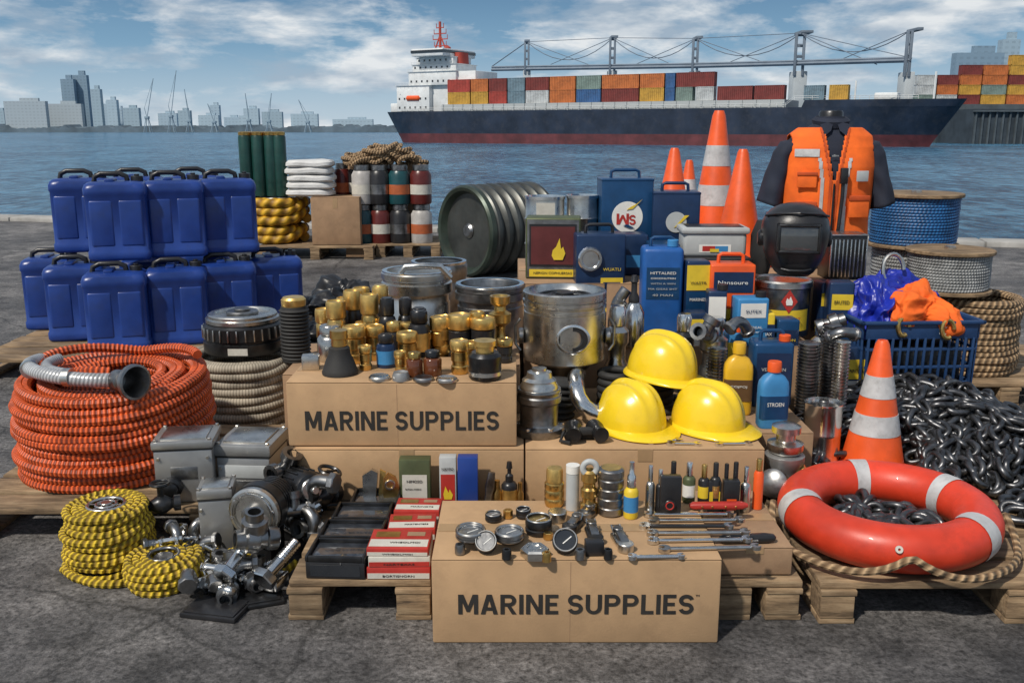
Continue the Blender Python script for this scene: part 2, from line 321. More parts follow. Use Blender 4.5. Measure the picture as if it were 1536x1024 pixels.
b1=bldm('hazy_blue_block',(.2,.29,.37));b2=bldm('hazy_pale_block',(.37,.43,.47));b3=bldm('hazy_mid_block',(.31,.41,.48));b4=bldm('faint_haze_block',(.37,.48,.56))  # wall colours shifted towards sky blue: distance haze painted in
def bld(x0,x1,yt,m,label,D=1300,steps=None):
    w=W(x1-x0,D,0);h=Z(yt,D)-WZ;t=thing('office_building',label,'building',(X((x0+x1)/2,D,0),D,WZ),group='buildings on the far shore')
    q=MB();q.box((w,8,h),bev=0);mk('tower_block',q,m,t)
    q=MB();q.box((w*.45,4,h*.05+2),(w*.1,0,h+.01),bev=0);mk('roof_plant',q,m,t)
    if steps: q=MB();q.box((w*.5,7,h*steps),(-w*.62,2,0),bev=0);mk('wing',q,m,t)
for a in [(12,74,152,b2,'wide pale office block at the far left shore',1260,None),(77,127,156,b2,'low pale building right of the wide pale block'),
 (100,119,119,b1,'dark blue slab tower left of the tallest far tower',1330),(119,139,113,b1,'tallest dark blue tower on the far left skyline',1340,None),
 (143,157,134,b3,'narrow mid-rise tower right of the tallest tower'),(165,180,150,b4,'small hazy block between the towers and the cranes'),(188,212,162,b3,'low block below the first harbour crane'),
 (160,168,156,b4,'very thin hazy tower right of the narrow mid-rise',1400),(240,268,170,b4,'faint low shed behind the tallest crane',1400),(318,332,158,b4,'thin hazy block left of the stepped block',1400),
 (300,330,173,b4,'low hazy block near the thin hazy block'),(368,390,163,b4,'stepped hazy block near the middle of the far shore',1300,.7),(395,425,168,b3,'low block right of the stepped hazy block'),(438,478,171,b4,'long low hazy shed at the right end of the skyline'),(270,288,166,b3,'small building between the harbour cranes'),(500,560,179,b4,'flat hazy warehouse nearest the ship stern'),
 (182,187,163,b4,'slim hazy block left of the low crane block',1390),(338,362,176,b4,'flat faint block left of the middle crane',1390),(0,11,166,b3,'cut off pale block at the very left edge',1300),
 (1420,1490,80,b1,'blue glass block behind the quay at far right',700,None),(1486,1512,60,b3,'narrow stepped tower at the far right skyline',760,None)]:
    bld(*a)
cr_m=mat('hazy_crane',(.25,.34,.41),.8,bump=0)  # crane colour carries the painted blue-grey distance haze
def crane(px,yb,yt,jx,jy,label):
    D=1200;s=W(1,D,0);x=X(px,D,0);t=thing('harbour_crane',label,'crane',(x,D,WZ),group='cranes on the far shore')
    h=Z(yt,D)-WZ;q=MB()
    for dx in(-4,4):
        for dy in (-4,4): q.tube([(dx,dy,0),(dx*.3,dy*.3,h*.45)],.5,5)
    q.box((5,5,3),(0,0,h*.42),bev=.2);mk('portal_frame',q,cr_m,t)
    q=MB();q.tube([(0,0,h*.45),(s*(jx-px),0,Z(jy,D)-WZ)],.5,5);q.tube([(0,0,h*.45),(-s*(jx-px)*.2,0,h*.75)],.4,5);q.tube([(-s*(jx-px)*.2,0,h*.75),(s*(jx-px),0,Z(jy,D)-WZ)],.22,4);mk('jib',q,cr_m,t)
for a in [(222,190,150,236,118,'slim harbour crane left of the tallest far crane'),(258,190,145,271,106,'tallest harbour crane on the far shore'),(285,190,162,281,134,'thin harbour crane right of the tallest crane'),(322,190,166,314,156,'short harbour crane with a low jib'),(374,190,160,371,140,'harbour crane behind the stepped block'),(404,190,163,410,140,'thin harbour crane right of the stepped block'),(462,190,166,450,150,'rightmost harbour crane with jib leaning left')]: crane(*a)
# bridge
stl=mat('bridge_steel',(.16,.2,.25),.7,bump=0,var=.2,scale=.1);pier=mat('bridge_pier_concrete',(.46,.5,.52),.8,bump=0,var=.15,scale=.1)
def bY(px): return 560-(px-740)/620*170
br=thing('suspension_bridge','long grey bridge with five towers and slung cables behind the ship','bridge',(0,0,WZ))
def bp_(px,py,o=0): Y=bY(px)+o;return V((X(px,Y,15),Y,Z(py,Y)-WZ))
q=MB()
pts=[(738,101),(790,100),(917,98),(1040,96),(1195,92),(1358,87)]
for o in(0,9):
    q.tube([bp_(a,b,o) for a,b in pts],.55,5);q.tube([bp_(a,b+4,o) for a,b in pts],.9,5)
for k in range(90):
    px=742+k*6.9;i=[j for j in range(5) if pts[j][0]<=px][-1];f=(px-pts[i][0])/(pts[i+1][0]-pts[i][0]);y=pts[i][1]*(1-f)+pts[i+1][1]*f
    q.tube([bp_(px,y),bp_(px+3.4,y+4)],.25,4);q.tube([bp_(px+3.4,y+4),bp_(px+6.8,y)],.25,4)
mk('deck',q,stl,br)
tw=[(790,63,1.0),(917,57,1.2),(1040,58,1.1),(1195,50,1.8),(1357,46,.8)]
for px,yt,w in tw:
    q=MB();h=bp_(px,yt).z;dk=bp_(px,100).z
    for o in (0,9):
        b=bp_(px,yt,o)
        for dx in(-w,w): q.box((1.1,1.1,h-dk+4),(b.x+dx,b.y,dk-4),bev=.1)
        for k in range(3): q.box((2*w,.7,.7),(b.x,b.y,dk+(h-dk)*(.3+.33*k)),bev=.1)
    q.box((w*3,11,1.2),(b.x,b.y-4.5,h),bev=.2);mk('tower',q,stl,br)
    q=MB();b=bp_(px,100,4);q.box((w*2.2+2,8,dk-2),(b.x,b.y,0),bev=.3);mk('pier',q,pier,br)
q=MB()
for o in(0,9):
    for (a,ya,_),(b,yb,_) in zip(tw,tw[1:]):
        q.tube([bp_(a+(b-a)*k/10,(ya*(1-k/10)+yb*k/10)+ (4*(k/10)*(1-k/10))*30,o) for k in range(11)],.22,4)
        q.tube([bp_(a,ya,o),bp_(a+(b-a)*.72,97,o)],.18,4);q.tube([bp_(b,yb,o),bp_(a+(b-a)*.28,97,o)],.18,4)
    q.tube([bp_(790,63,o),bp_(738,100,o)],.3,4)
    q.tube([bp_(a,y,o) for a,y in((790,63),(917,57),(1040,58),(1195,50),(1357,86))],.16,4)
mk('cable',q,stl,br)
# ship
SA=P(583,214,WZ);SBp=P(1386,221.5,WZ);su=(SBp-SA);SL=su.length;su.normalize();sang=math.atan2(su.y,su.x)
BW=18.
def st(px,z=8,off=0):
    k=(px-CX)/F;ax=SA.x-su.y*off;ay=SA.y+su.x*off
    return (k*(ay*cp+(H-z)*sp)-ax)/(su.x-k*su.y*cp)
def stc(px): return st(px,8,BW/2)
def sz(px,py): return Z(py,SA.y+st(px)*su.y)-WZ
hull_m=mat('ship_navy_hull',(.012,.022,.045),.45,var=.45,scale=.15,bump=0,dirt=.45,dcol=(.06,.06,.07));boot=mat('ship_red_boot',(.11,.025,.03),.6,var=.4,scale=.2,bump=0,dirt=.4,dcol=(.04,.03,.035))
shw=mat('ship_white_paint',(.7,.72,.72),.6,var=.12,scale=.3,bump=0,dirt=.3,dcol=(.42,.36,.3));shred=mat('ship_red_paint',(.38,.05,.03),.6,var=.2,bump=0)
ship=thing('container_ship','large navy and dark red container ship with white superstructure at its left end','ship',(SA.x,SA.y,WZ),sang)
DZ=10.6
def hullpart(z0,z1,s0=0,s1=1):
    ns_=60;vs=[];fs=[];lv=4
    for k in range(lv):
        z=z0+(z1-z0)*k/(lv-1);qf=max(0,z/DZ)
        xa=-7*qf;xb=SL+7*qf
        for i in range(ns_+1):
            s=s0+(s1-s0)*i/ns_
            x=xa+s*(xb-xa);hb=BW/2*min(1,(s/.07+.0001)**.5)*min(1,((1-s)/.17+.00001)**(.75-.3*min(1,qf)))
            vs+=[(x,BW/2-hb,z),(x,BW/2+hb,z)]
    w=2*(ns_+1)
    for k in range(lv-1):
        for i in range(ns_):
            a=k*w+2*i;fs+=[(a,a+2,a+2+w,a+w),(a+1,a+1+w,a+3+w,a+3)]
    a=(lv-1)*w
    for i in range(ns_): fs.append((a+2*i,a+2*i+2,a+2*i+3,a+2*i+1))
    return MB().add(vs,fs)
mk('boot_topping',hullpart(-2,3.2),boot,ship);mk('hull',hullpart(3.2,DZ),hull_m,ship)
sf=st(1180)/SL
mk('forecastle',hullpart(DZ,DZ+1.9,s0=sf,s1=1),hull_m,ship)
q=MB()
def rl(x): return .6 if x/SL<.82 else .6+BW/2*(x/SL-.82)/.2*.95
xs=[st(600)+i*(SL*.98-st(600))/70 for i in range(71)]
for x in xs:
    z=DZ+(1.9 if x/SL>sf else 0);q.tube([(x,rl(x),z),(x,rl(x),z+1.1)],.07,4)
for hh in(1.1,.6): q.tube([(x,rl(x),DZ+hh+(1.9 if x/SL>sf else 0)) for x in xs],.06,4)
mk('railing',q,shw,ship)
for i,(x0,x1,y0,y1) in enumerate([(616,738,128,166),(632,730,107,128),(636,726,96,107),(640,716,85,96)]):
    q=MB();a,b=stc(x0),stc(x1)
    if i==0: b=stc(664) 
    else: b=a+(stc(x1)-a)*.72
    dpth=BW-2-i*1.6;z0=sz(x0,y1) if i else DZ;z1=sz(660,y0);q.box((b-a,dpth,z1-z0),((a+b)/2,BW/2,z0),bev=.15)
    q.box((b-a+.5,dpth+.6,.25),((a+b)/2,BW/2,z1-.02),bev=.05);dd=mk('deckhouse',q,shw,ship)
    nw=int((b-a)/2.3)
    for k in range(nw):
        for lv in range(max(1,int((z1-z0)/3.2))):
            q=MB();q.box((.6,.16,.7),(a+1.2+k*2.25,BW/2-dpth/2-.02,z0+1+lv*3),bev=0);mk('window',q,glass,dd,smooth=False)
    q=MB();yy=BW/2-dpth/2-.6
    for zz in(.5,1.0): q.tube([(a,yy,z1+zz),(b,yy,z1+zz)],.05,4)
    for k in range(9): q.tube([(a+(b-a)*k/8,yy,z1),(a+(b-a)*k/8,yy,z1+1)],.05,4)
    mk('rail',q,shw,dd)
q=MB();a,b=stc(664),stc(728);z1=sz(660,107);q.box((b-a,BW-4,z1-DZ),((a+b)/2,BW/2+1,DZ),bev=.15);mk('deckhouse_wing',q,shw,ship)
q=MB();z=sz(660,85);a,b=stc(644),stc(690);q.box((b-a,BW+2,2.4),((a+b)/2,BW/2,z+.3),bev=.2);wh=mk('wheelhouse',q,shw,ship)
q=MB();q.box((b-a+.3,BW+2.3,.9),((a+b)/2,BW/2,z+1.3),bev=0);mk('window_band',q,glass,wh)
q=MB();mz=sz(665,78);mt=sz(665,27);mx=stc(662);q.tube([(mx,BW/2,mz),(mx,BW/2,mt)],.45,8);q.tube([(mx-3,BW/2,mz),(mx,BW/2,mz+(mt-mz)*.6)],.25,6);q.tube([(mx+3,BW/2,mz),(mx,BW/2,mz+(mt-mz)*.6)],.25,6)
for k,(f,wid) in enumerate([(.25,5),(.45,6),(.62,5),(.8,3)]): q.box((wid,.4,.3),(mx,BW/2,mz+(mt-mz)*f),bev=0);q.tube([(mx-wid/2,BW/2,mz+(mt-mz)*f),(mx-wid/2,BW/2,mz+(mt-mz)*f+1.6)],.12,5);q.tube([(mx+wid/2,BW/2,mz+(mt-mz)*f),(mx+wid/2,BW/2,mz+(mt-mz)*f+1.6)],.12,5)
q.box((5,5,1.4),(mx,BW/2,mz),bev=.2);q.lathe([(0,0),(1.1,.3),(1.2,1.2),(0,2)],(mx+3,BW/2,mz+1),n=12);mk('radar_mast',q,shred,ship)
q=MB();a=stc(692);z=sz(660,96);q.loft([(z,2.2,3.2,3),(z+4,2.0,3,3)],16,(a,BW/2,0));mk('funnel',q,shred,ship)
for nm,fn in [('winch_house',lambda q:q.box((4,6,3),(stc(600),BW/2,DZ),bev=.3)),('stern_davit',lambda q:q.tube([(st(603),3,DZ),(st(603),3,DZ+5),(st(598),1,DZ+6)],.25,6)),('bow_mast',lambda q:q.tube([(stc(1400),BW/2,DZ+1.9),(stc(1400),BW/2,DZ+9)],.3,6)),('deck_post',lambda q:q.tube([(st(1275),6,DZ+1.9),(st(1275),6,DZ+7)],.25,6)),('windlass',lambda q:q.box((6,5,1.8),(stc(1330),BW/2,DZ+1.95),bev=.3)),('lifeboat',lambda q:q.loft([(-3,.3,.3,2),(-2.4,.9,.9,2),(2.4,.9,.9,2),(3,.3,.3,2)],14,(stc(640),1.2,DZ+4.5),(0,PI/2,0)))]:
    q=MB();fn(q);mk(nm,q,org if nm=='lifeboat' else shw,ship)
q=MB()
q.box((st(1175)-st(660),BW-2,2.2),((st(1175)+st(660))/2,BW/2,DZ),bev=0)
for k in range(30): q.box((.5,.3,2.2),(st(662)+k*(st(1174)-st(662))/29,.85,DZ),bev=0)
mk('hatch_coaming',q,lgrey,ship)
cols={'dark red':(.19,.035,.03),'orange':(.5,.15,.04),'yellow':(.54,.31,.05),'grey blue':(.16,.24,.29),'white':(.5,.52,.52),'blue':(.04,.12,.28),'grey green':(.19,.26,.23),'red':(.38,.055,.04)}
cm={k:mat(k.replace(' ','_')+'_container_paint',v,.7,var=.3,scale=.5,bump=0,dirt=.4,dcol=(.1,.06,.05)) for k,v in cols.items()}
def contmesh(Lc,hc,wc=2.5):
    q=MB();n=max(6,int(Lc/.6));prof=[]
    for i in range(n):
        a=-Lc/2+.15+i*(Lc-.3)/n;s=(Lc-.3)/n
        prof+=[(a,0),(a+s*.4,0),(a+s*.5,.12),(a+s*.9,.12)]
    poly=[(x,-wc/2+y) for x,y in prof]+[(Lc/2-.1,-wc/2+.05),(Lc/2-.1,wc/2-.05),(-Lc/2+.1,wc/2-.05),(-Lc/2+.1,-wc/2+.05)]
    q.prism(poly,hc-.3,(0,0,.15))
    for z in(0,hc-.18): q.box((Lc,wc+.04,.18),(0,0,z),bev=0)
    for x in(-1,1):
        for y in(-1,1): q.box((.2,.2,hc-.02),(x*(Lc/2-.1),y*(wc/2-.08),.01),bev=0)
    return q
words=['first','second','third','fourth','fifth','sixth','seventh','eighth','ninth','tenth','eleventh','twelfth','thirteenth','fourteenth','fifteenth','sixteenth']
def cont(fr,x,y,z,Lc,hc,col,label,group,ang):
    o=mk('shipping_container',contmesh(Lc,hc),cm[col],None,smooth=False);p=fr@V((x,y,z));o.location=p;o.rotation_euler=(0,0,ang)
    tag(o,label,'shipping container',group)
SF=TM((SA.x,SA.y,WZ),(0,0,sang))
up=[(668,702,'red'),(703,729,'orange'),(730,757,'dark red'),(758,784,'grey blue'),(785,820,'dark red'),(821,860,'orange'),(861,898,'grey green'),(899,955,'orange'),(956,993,'orange'),(994,1009,'blue'),(1010,1068,'dark red')]
lo=[(668,702,'yellow'),(703,729,'yellow'),(730,757,'red'),(758,784,'grey blue'),(785,820,'white'),(821,860,'orange'),(861,898,'blue'),(899,955,'dark red'),(956,993,'yellow'),(994,1009,'blue'),(1010,1036,'grey green'),(1040,1068,'white'),(1072,1126,'dark red'),(1128,1174,'dark red'),(1202,1234,'grey blue'),(1240,1270,'yellow')]
ct=DZ+2.25
for i,(a,b,c) in enumerate(lo):
    zb=ct if a<1190 else DZ+1.95
    hc=3.9;Lc=st(b)-st(a)-.25;cont(SF,(st(a)+st(b))/2,2.6,zb,Lc,hc,c,'%s container, %s from the left in the lower tier on the ship'%(c,words[i]),'containers stacked on the ship',sang)
for i,(a,b,c) in enumerate(up):
    Lc=st(b)-st(a)-.25;cont(SF,(st(a)+st(b))/2,2.6,ct+3.95,Lc,4.1,c,'%s container, %s from the left in the top tier on the ship'%(c,words[i]),'containers stacked on the ship',sang)
FQ=P(1440,216,WZ);qY=FQ.y
qm=mat('far_quay_wall',(.035,.05,.065),.8,var=.4,scale=.2,bump=0);qm2=mat('far_quay_fender',(.075,.095,.11),.8,var=.3,scale=.3,bump=0)
q=MB();x0=X(1456,qY,0);q.box((140,120,12),(x0+70,qY+60,WZ-1),bev=0);tag(mk('far_quay',q,qm,smooth=False),kind='structure')
q=MB()
for k in range(40): q.box((.5,.6,10),(x0+1+k*2.2,qY-.35,WZ),bev=0)
q.box((100,1.2,.5),(x0+50,qY-.6,WZ+10.1),bev=0)
tag(mk('quay_wall',q,qm2,smooth=False),kind='structure')
FF=TM((0,0,0))
tops=[(1366,1396,3),(1397,1428,3),(1430,1462,4),(1463,1500,4),(1502,1536,5),(1538,1570,5)]
pal=[['grey green','white','white'],['white','orange','dark red'],['dark red','yellow','orange','dark red'],['yellow','grey green','orange','orange'],['orange','yellow','dark red','yellow','yellow'],['yellow','orange','yellow','orange','yellow']]
for i,(a,b,n) in enumerate(tops):
    Y=qY+30
    for k in range(n):
        z0=Z(157,Y);hh=W(14.0,Y,0);aa,bb=X(a,Y,0),X(b,Y,0)
        cont(FF,(aa+bb)/2,Y,z0+k*(hh+.03),bb-aa-.3,hh,pal[i][k],'%s container, %s stack on the far quay, %s from the bottom'%(pal[i][k],words[i],words[k]),'containers on the far quay',0)
q=MB();q.box((150,14,Z(157,qY+30)-WZ),(X(1365,qY+30,0)+75,qY+32,WZ),bev=0);tag(mk('quay_deck',q,qm2,smooth=False),kind='structure')
# ================= builders =================
def pallet(label,x0,x1,y0,y1,h=.12,rz=0,nb=None,group='wooden pallets'):
    w=x1-x0;dp=y1-y0;t=thing('wooden_pallet',label,'pallet',((x0+x1)/2,(y0+y1)/2,0),rz,group)
    nb=nb or max(3,int(dp/.15));bw=dp/nb
    q=MB()
    for i in range(nb):
        q.box((w+rnd.uniform(-.02,.01),bw-.024+rnd.uniform(-.01,.006),.02),(rnd.uniform(-.008,.008),-dp/2+bw*(i+.5),h-.02),(0,rnd.uniform(-.003,.003),rnd.uniform(-.012,.012)),bev=.004)
    mk('deck',q,wood,t)
    for fx in ((-.5,0,.5) if w>.6 else (-.5,.5)):
        q=MB();q.box((.1,dp-.01,.016),(fx*(w-.104),0,h-.0375),bev=.002);q.box((.1,dp-.02,.016),(fx*(w-.104),0,0.001),bev=.002);mk('stringer',q,wood,t)
        for fy in(-.5,0,.5):
            q=MB();q.box((.095,.095,h-.0375-.018),(fx*(w-.106)+rnd.uniform(-.004,.004),fy*(dp-.11),.0175),(0,0,rnd.uniform(-.05,.05)),bev=.004);mk('block',q,wood,t)
    return t
def carton(label,x0,x1,y0,y1,z0,z1,txt=None,m=None,rz=0,group='cardboard boxes',th=None,tw=None,ty=.5):
    m=m or card;w=x1-x0;dp=y1-y0;h=z1-z0
    t=thing('cardboard_box',label,'box',((x0+x1)/2,(y0+y1)/2,z0+.001),rz,group)
    q=MB();q.box((w,dp,h-.004),bev=.005);mk('body',q,m,t)
    for s in(-1,1): q=MB();q.box((w-.002,dp/2-.003,.003),(0,s*(dp/4+.0005),h-.0038),(R(s*.25),0,0),bev=.001);mk('flap',q,m,t)
    q=MB();q.box((w-.01,.05,.0012),(0,0,h-.0006),bev=0);mk('tape',q,tape,t)
    if not txt: q=MB();q.box((.05,.0012,h*.22),(0,-dp/2-.0012,h*.77),bev=0);mk('tape',q,tape,t)
    else:
        bold(txt,tw,th,ink,t,(0,-dp/2-.0012,h*ty))
        q=MB();q.box((.0015,.0006,h-.012),(-w*.02,-dp/2-.0002,.004),bev=0);mk('seam',q,card2,t)
    return t
def turn(name,label,cat,loc,parts,group=None,rot=(0,0,0),n=26):
    if len(parts)==1:
        return solo(name,MB().lathe(parts[0][1],n=n),parts[0][2],label,cat,loc,rot,group)
    t=thing(name,label,cat,loc,0,group,rot)
    for pn,pf,m in parts: mk(pn,MB().lathe(pf,n=n),m,t)
    return t
def S(p,r,h): return [(a*r,b*h) for a,b in p]
def disc(r,z0,z1,b=None):
    b=min((z1-z0)*.25,r*.1) if b is None else b
    return [(0,z0),(r-b,z0),(r,z0+b),(r,z1-b),(r-b,z1),(0,z1)]
def coilpath(R0,r,layers,walls=1,step=.05,jit=.3,inner_layers=None,seed=1,dz=1.72):
    rr=random.Random(seed);pts=[]
    seq=[(0,l) for l in range(layers)]
    for w in range(1,walls):
        ks=list(range(layers-1,(layers-1)-(inner_layers or layers),-1)); ks=ks if w%2 else ks[::-1]
        seq+=[(w,l) for l in ks]
    js=[(rr.uniform(-jit,jit)*r,rr.uniform(-jit,jit)*r,rr.uniform(0,6.28)) for _ in seq]+[(0,0,0)]
    for i,(w,l) in enumerate(seq):
        nx=seq[min(i+1,len(seq)-1)];n=max(12,int(2*PI*R0/step))
        for k in range(n):
            f=k/n;g=max(0,(f-.8)/.2);g=g*g*(3-2*g)
            ww=w+(nx[0]-w)*g;ll=l+(nx[1]-l)*g;jr=js[i][0]*(1-g)+js[i+1][0]*g
            rad=R0-ww*2*r*.98+jr+.35*jit*r*math.sin(3*(2*PI*f)+js[i][2])*(1-g)*min(1,f*8)
            a=2*PI*f;pts.append((rad*math.cos(a),rad*math.sin(a),r+ll*r*dz+.3*jit*r*math.sin(2*a+js[i][2])*(1-g)*min(1,f*8)))
    return pts
def torus(q,R_,r,loc=(0,0,0),rot=(0,0,0),n=40,k=12,sc=1,**kw):
    M=TM(loc,rot);return q.tube([(R_*math.cos(2*PI*i/n),R_*math.sin(2*PI*i/n)*sc,0) for i in range(n)],r,k,closed=True,M=M,**kw)
pallet('wide pallet end showing left of the front lettered cardboard box',-.632,-.225,2.38,3.42)
pallet('narrow pallet end showing right of the front lettered cardboard box',.568,.815,2.38,3.42)
pallet('pallet behind the front lettered box, under the stepped cardboard boxes',-.215,.555,2.72,3.45)
pallet('pallet under the orange life ring and the black chain',.855,2.0,2.36,3.65,.125)
pallet('pallet under the big orange hose coil',-1.86,-.97,2.885,3.82)
pallet('pallet under the blue jerrycans',-2.98,-1.35,4.94,6.2)
pallet('pallet under the manila rope coil and cable reels',1.95,3.0,4.45,5.65)
p=P(385,390,0);pallet('far pallet under the yellow hose coils and cardboard box',P(385,390).x,P(560,390).x,p.y,p.y+1.1,.14)
pallet('far pallet under the stacked jars and rope pile',P(566,384).x,P(662,384).x,P(566,386).y,P(566,386).y+.85,.14)
# ---- cartons
c0=carton('front cardboard box on the ground lettered MARINE SUPPLIES, closest to the camera',-.213,.554,2.27,2.67,0,.244,'MARINE SUPPLIES',th=.057,tw=.628,ty=.47)
text('TM',.01,ink,c0,(.323,-.2012,.14),h=.005)
carton('upper cardboard box lettered MARINE SUPPLIES carrying the brass fittings',-.747,.0155,2.97,3.32,.314,.535,'MARINE SUPPLIES',th=.066,tw=.645,ty=.40)
carton('plain cardboard box under the upper lettered box',-.743,.04,2.95,3.70,.122,.31)
carton('plain cardboard box under the yellow hard hats',.045,.843,2.95,3.70,.122,.31)
carton('small flat cardboard box right of the front lettered box, under the spanner tips',.572,.788,2.42,2.84,.123,.207,m=card2)
carton('cardboard box behind the upper lettered box, under the steel cylinder liners',-.745,.03,3.34,3.69,.312,.5,m=card2)
carton('cardboard box hidden left behind the brass fittings',-.95,-.35,3.73,4.3,0,.36,m=card2)
carton('cardboard box standing behind the steel liners',-.345,.03,3.73,4.3,0,.44,m=card2)
for i,(a,b) in enumerate([(.05,.44),(.445,.84),(.845,1.24)]):
    carton('cardboard box under the tins behind the hard hats, %s from the left'%words[i],a,b,3.72,4.1,0,.48,m=card2)
    carton('rear cardboard box under the tall tins, %s from the left'%words[i],a-.02,b-.025,4.12,4.95,0,.675,m=card2)
carton('cardboard box under the blue oil bottle',.85,1.06,3.12,3.7,0,.31,m=card2)
carton('cardboard box under the blue basket',1.44,1.9,3.74,4.08,0,.3,m=card2)
# ---- jerrycans
def jerry(label,loc,rz):
    t=thing('jerrycan',label,'jerrycan',loc,rz,'blue plastic jerrycans')
    a,b,h=.172,.14,.47;q=MB()
    q.loft([(0,a*.92,b*.92,9),(.006,a*.97,b*.97,9),(.016,a,b,9),(.05,a,b,9),(.06,a*.965,b*.965,9),(.365,a*.965,b*.965,9),(.375,a,b,9),(.405,a,b,8),(.428,a*.95,b*.94,7),(.44,a*.86,b*.8,6),(.445,a*.6,b*.6,6)],64)
    mk('body',q,blue,t)
    for s in(-1,1):
        q=MB();q.box((.13,2*b-.002,.265),(s*.078,0,.08),bev=.014,seg=3);mk('side_panel',q,blue,t)
    q=MB();q.box((.05,.16,.02),(-.03,0,.438),bev=.008);mk('handle_ridge',q,blue,t)
    q=MB();q.tube([(-.12,.0,.44),(-.115,0,.468),(-.08,0,.486),(.02,0,.486),(.055,0,.47),(.06,0,.44)],.015,10);mk('handle',q,blk,t)
    q=MB();q.lathe(disc(.034,.438,.472),(.112,0,0),n=20);q.lathe(disc(.014,.472,.482),(.112,0,0),n=12);mk('cap',q,blkm,t)
    return t
base=[(166,5.13,16,'front blue jerrycan of the bottom layer, beside the orange hose'),(258,5.3,17,'bottom layer blue jerrycan, second from the front corner'),(334,5.52,19,'bottom layer blue jerrycan, third from the front corner'),(405,5.78,21,'rightmost blue jerrycan of the bottom layer'),(107,5.42,14,'bottom layer blue jerrycan left of the front corner one'),(72,5.74,12,'far left blue jerrycan of the bottom layer'),(219,5.72,16,'inner blue jerrycan of the bottom layer'),(299,5.95,17,'rear inner blue jerrycan of the bottom layer')]
for i,(px,Y,r,lb) in enumerate(base):
    loc=(X(px,Y,.3),Y+.12,.121)
    if i==0: j0=jerry(lb,loc,R(r))
    else: dup(j0,loc,R(r),lb)
for px,Y,r,lb in [(170,5.35,15,'front left blue jerrycan of the top layer'),(256,5.5,17,'middle front blue jerrycan of the top layer'),(335,5.68,19,'front right blue jerrycan of the top layer'),(117,5.72,13,'far left blue jerrycan of the top layer'),(200,5.88,15,'rear left blue jerrycan of the top layer behind the front two'),(289,6.02,18,'rear right blue jerrycan of the top layer')]:
    dup(j0,(X(px,Y,.8),Y+.1,.612),R(r),lb)
# ---- orange hose
t=thing('hose_coil','large coil of ribbed orange hose with a grey metal end, on the left pallet','hose',(-1.485,3.36,.121))
q=MB();hp=coilpath(.325,.0175,11,5,step=.005,jit=.7,inner_layers=3,seed=4,dz=1.8)
hp=[(x*(1.03-.07*(z/.36)**2),y*(1.03-.07*(z/.36)**2),z*(1+.05*(y/.33))) for x,y,z in hp]
q.tube(hp,.0175,8,rib=(.017,.085,0))
q.tube([((.22+.07*math.cos(2*a))*math.cos(a)+.02,.22*math.sin(a)+.02,.388+.015*math.sin(3*a)) for a in [i*.022 for i in range(10,230)]],.0175,8,rib=(.017,.085,0))
mk('hose',q,hose_o,t)
q=MB();ap=[(.27*math.cos(R(a))-.01,.245*math.sin(R(a))-.0,.385+.012*math.sin(R((a-170)*1.8))) for a in range(172,300,4)]
q.tube(ap,.025,14);mk('silver_hose_end',q,hose_gr,t)
q=MB();ap2=[(.215*math.cos(R(a))-.01,.185*math.sin(R(a)),.385) for a in range(165,262,5)];q.tube(ap2,.021,12);mk('silver_hose_end',q,hose_gr,t)
q=MB();e_=ap[-1];q.lathe([(.03,-.01),(.037,0),(.037,.03),(.031,.035),(.036,.045),(.054,.08),(.062,.09),(.062,.105),(.054,.108),(.046,.09),(.032,.05),(.028,.01),(.0,.01)],e_,(R(86),0,R(58)),28,cap=False);mk('coupling',q,steeld,t)
for k,a in enumerate([212,262]): q=MB();q.lathe([(.0285,-.012),(.032,-.012),(.032,.012),(.0285,.012)],(.27*math.cos(R(a))-.01,.245*math.sin(R(a)),.392),(0,R(90),R(a+90)),16);mk('clamp',q,steel,t)
# ---- yellow rope coils
t=thing('rope_coil','tall stacked yellow rope coil on the ground, left of the smaller one','rope',(-1.275,2.745,0))
q=MB();pp=coilpath(.115,.0125,9,3,step=.006,jit=.6,inner_layers=2,seed=2,dz=1.8)
pp=[(x*(1+.12*(1-z/.2)),y*(1+.12*(1-z/.2)),z) for x,y,z in pp];q.tube(pp,.0125,8,rib=(.022,.09,1));mk('rope',q,rope_y,t)
q=MB();torus(q,.055,.006,(0,0,.2));torus(q,.03,.005,(0,0,.2));q.lathe(disc(.018,.18,.208));
for k in range(3): q.box((.1,.006,.004),(0,0,.198),(0,0,k*PI/3),bev=.001)
mk('hub',q,steel,t)
t=thing('rope_coil','low yellow rope coil lying on the ground in front of the tall one','rope',(-1.06,2.625,0))
q=MB();q.tube(coilpath(.1,.0125,4,3,step=.006,jit=.6,inner_layers=4,seed=9,dz=1.8),.0125,8,rib=(.022,.09,1));mk('rope',q,rope_y,t)
q=MB();torus(q,.045,.006,(0,0,.088));q.lathe(disc(.03,.03,.085));mk('hub',q,steeld,t)
q=MB();q.tube([(-1.4+.28*(k/40),2.68-.1*math.sin(k/40*2.4),.013) for k in range(41)],.0125,8,rib=(.022,.09,1));solo('rope_end',q,rope_y,'loose yellow rope end curving round the tall coil','rope')
q=MB();q.tube([(-.96+.006*k,2.66+.05*math.sin(k*.13),.02+.05*math.sin(k*.08)**2) for k in range(50)],.011,8,rib=(.022,.09,1));solo('rope_end',q,rope_y,'loose yellow rope end running under the grey pipe fittings','rope')
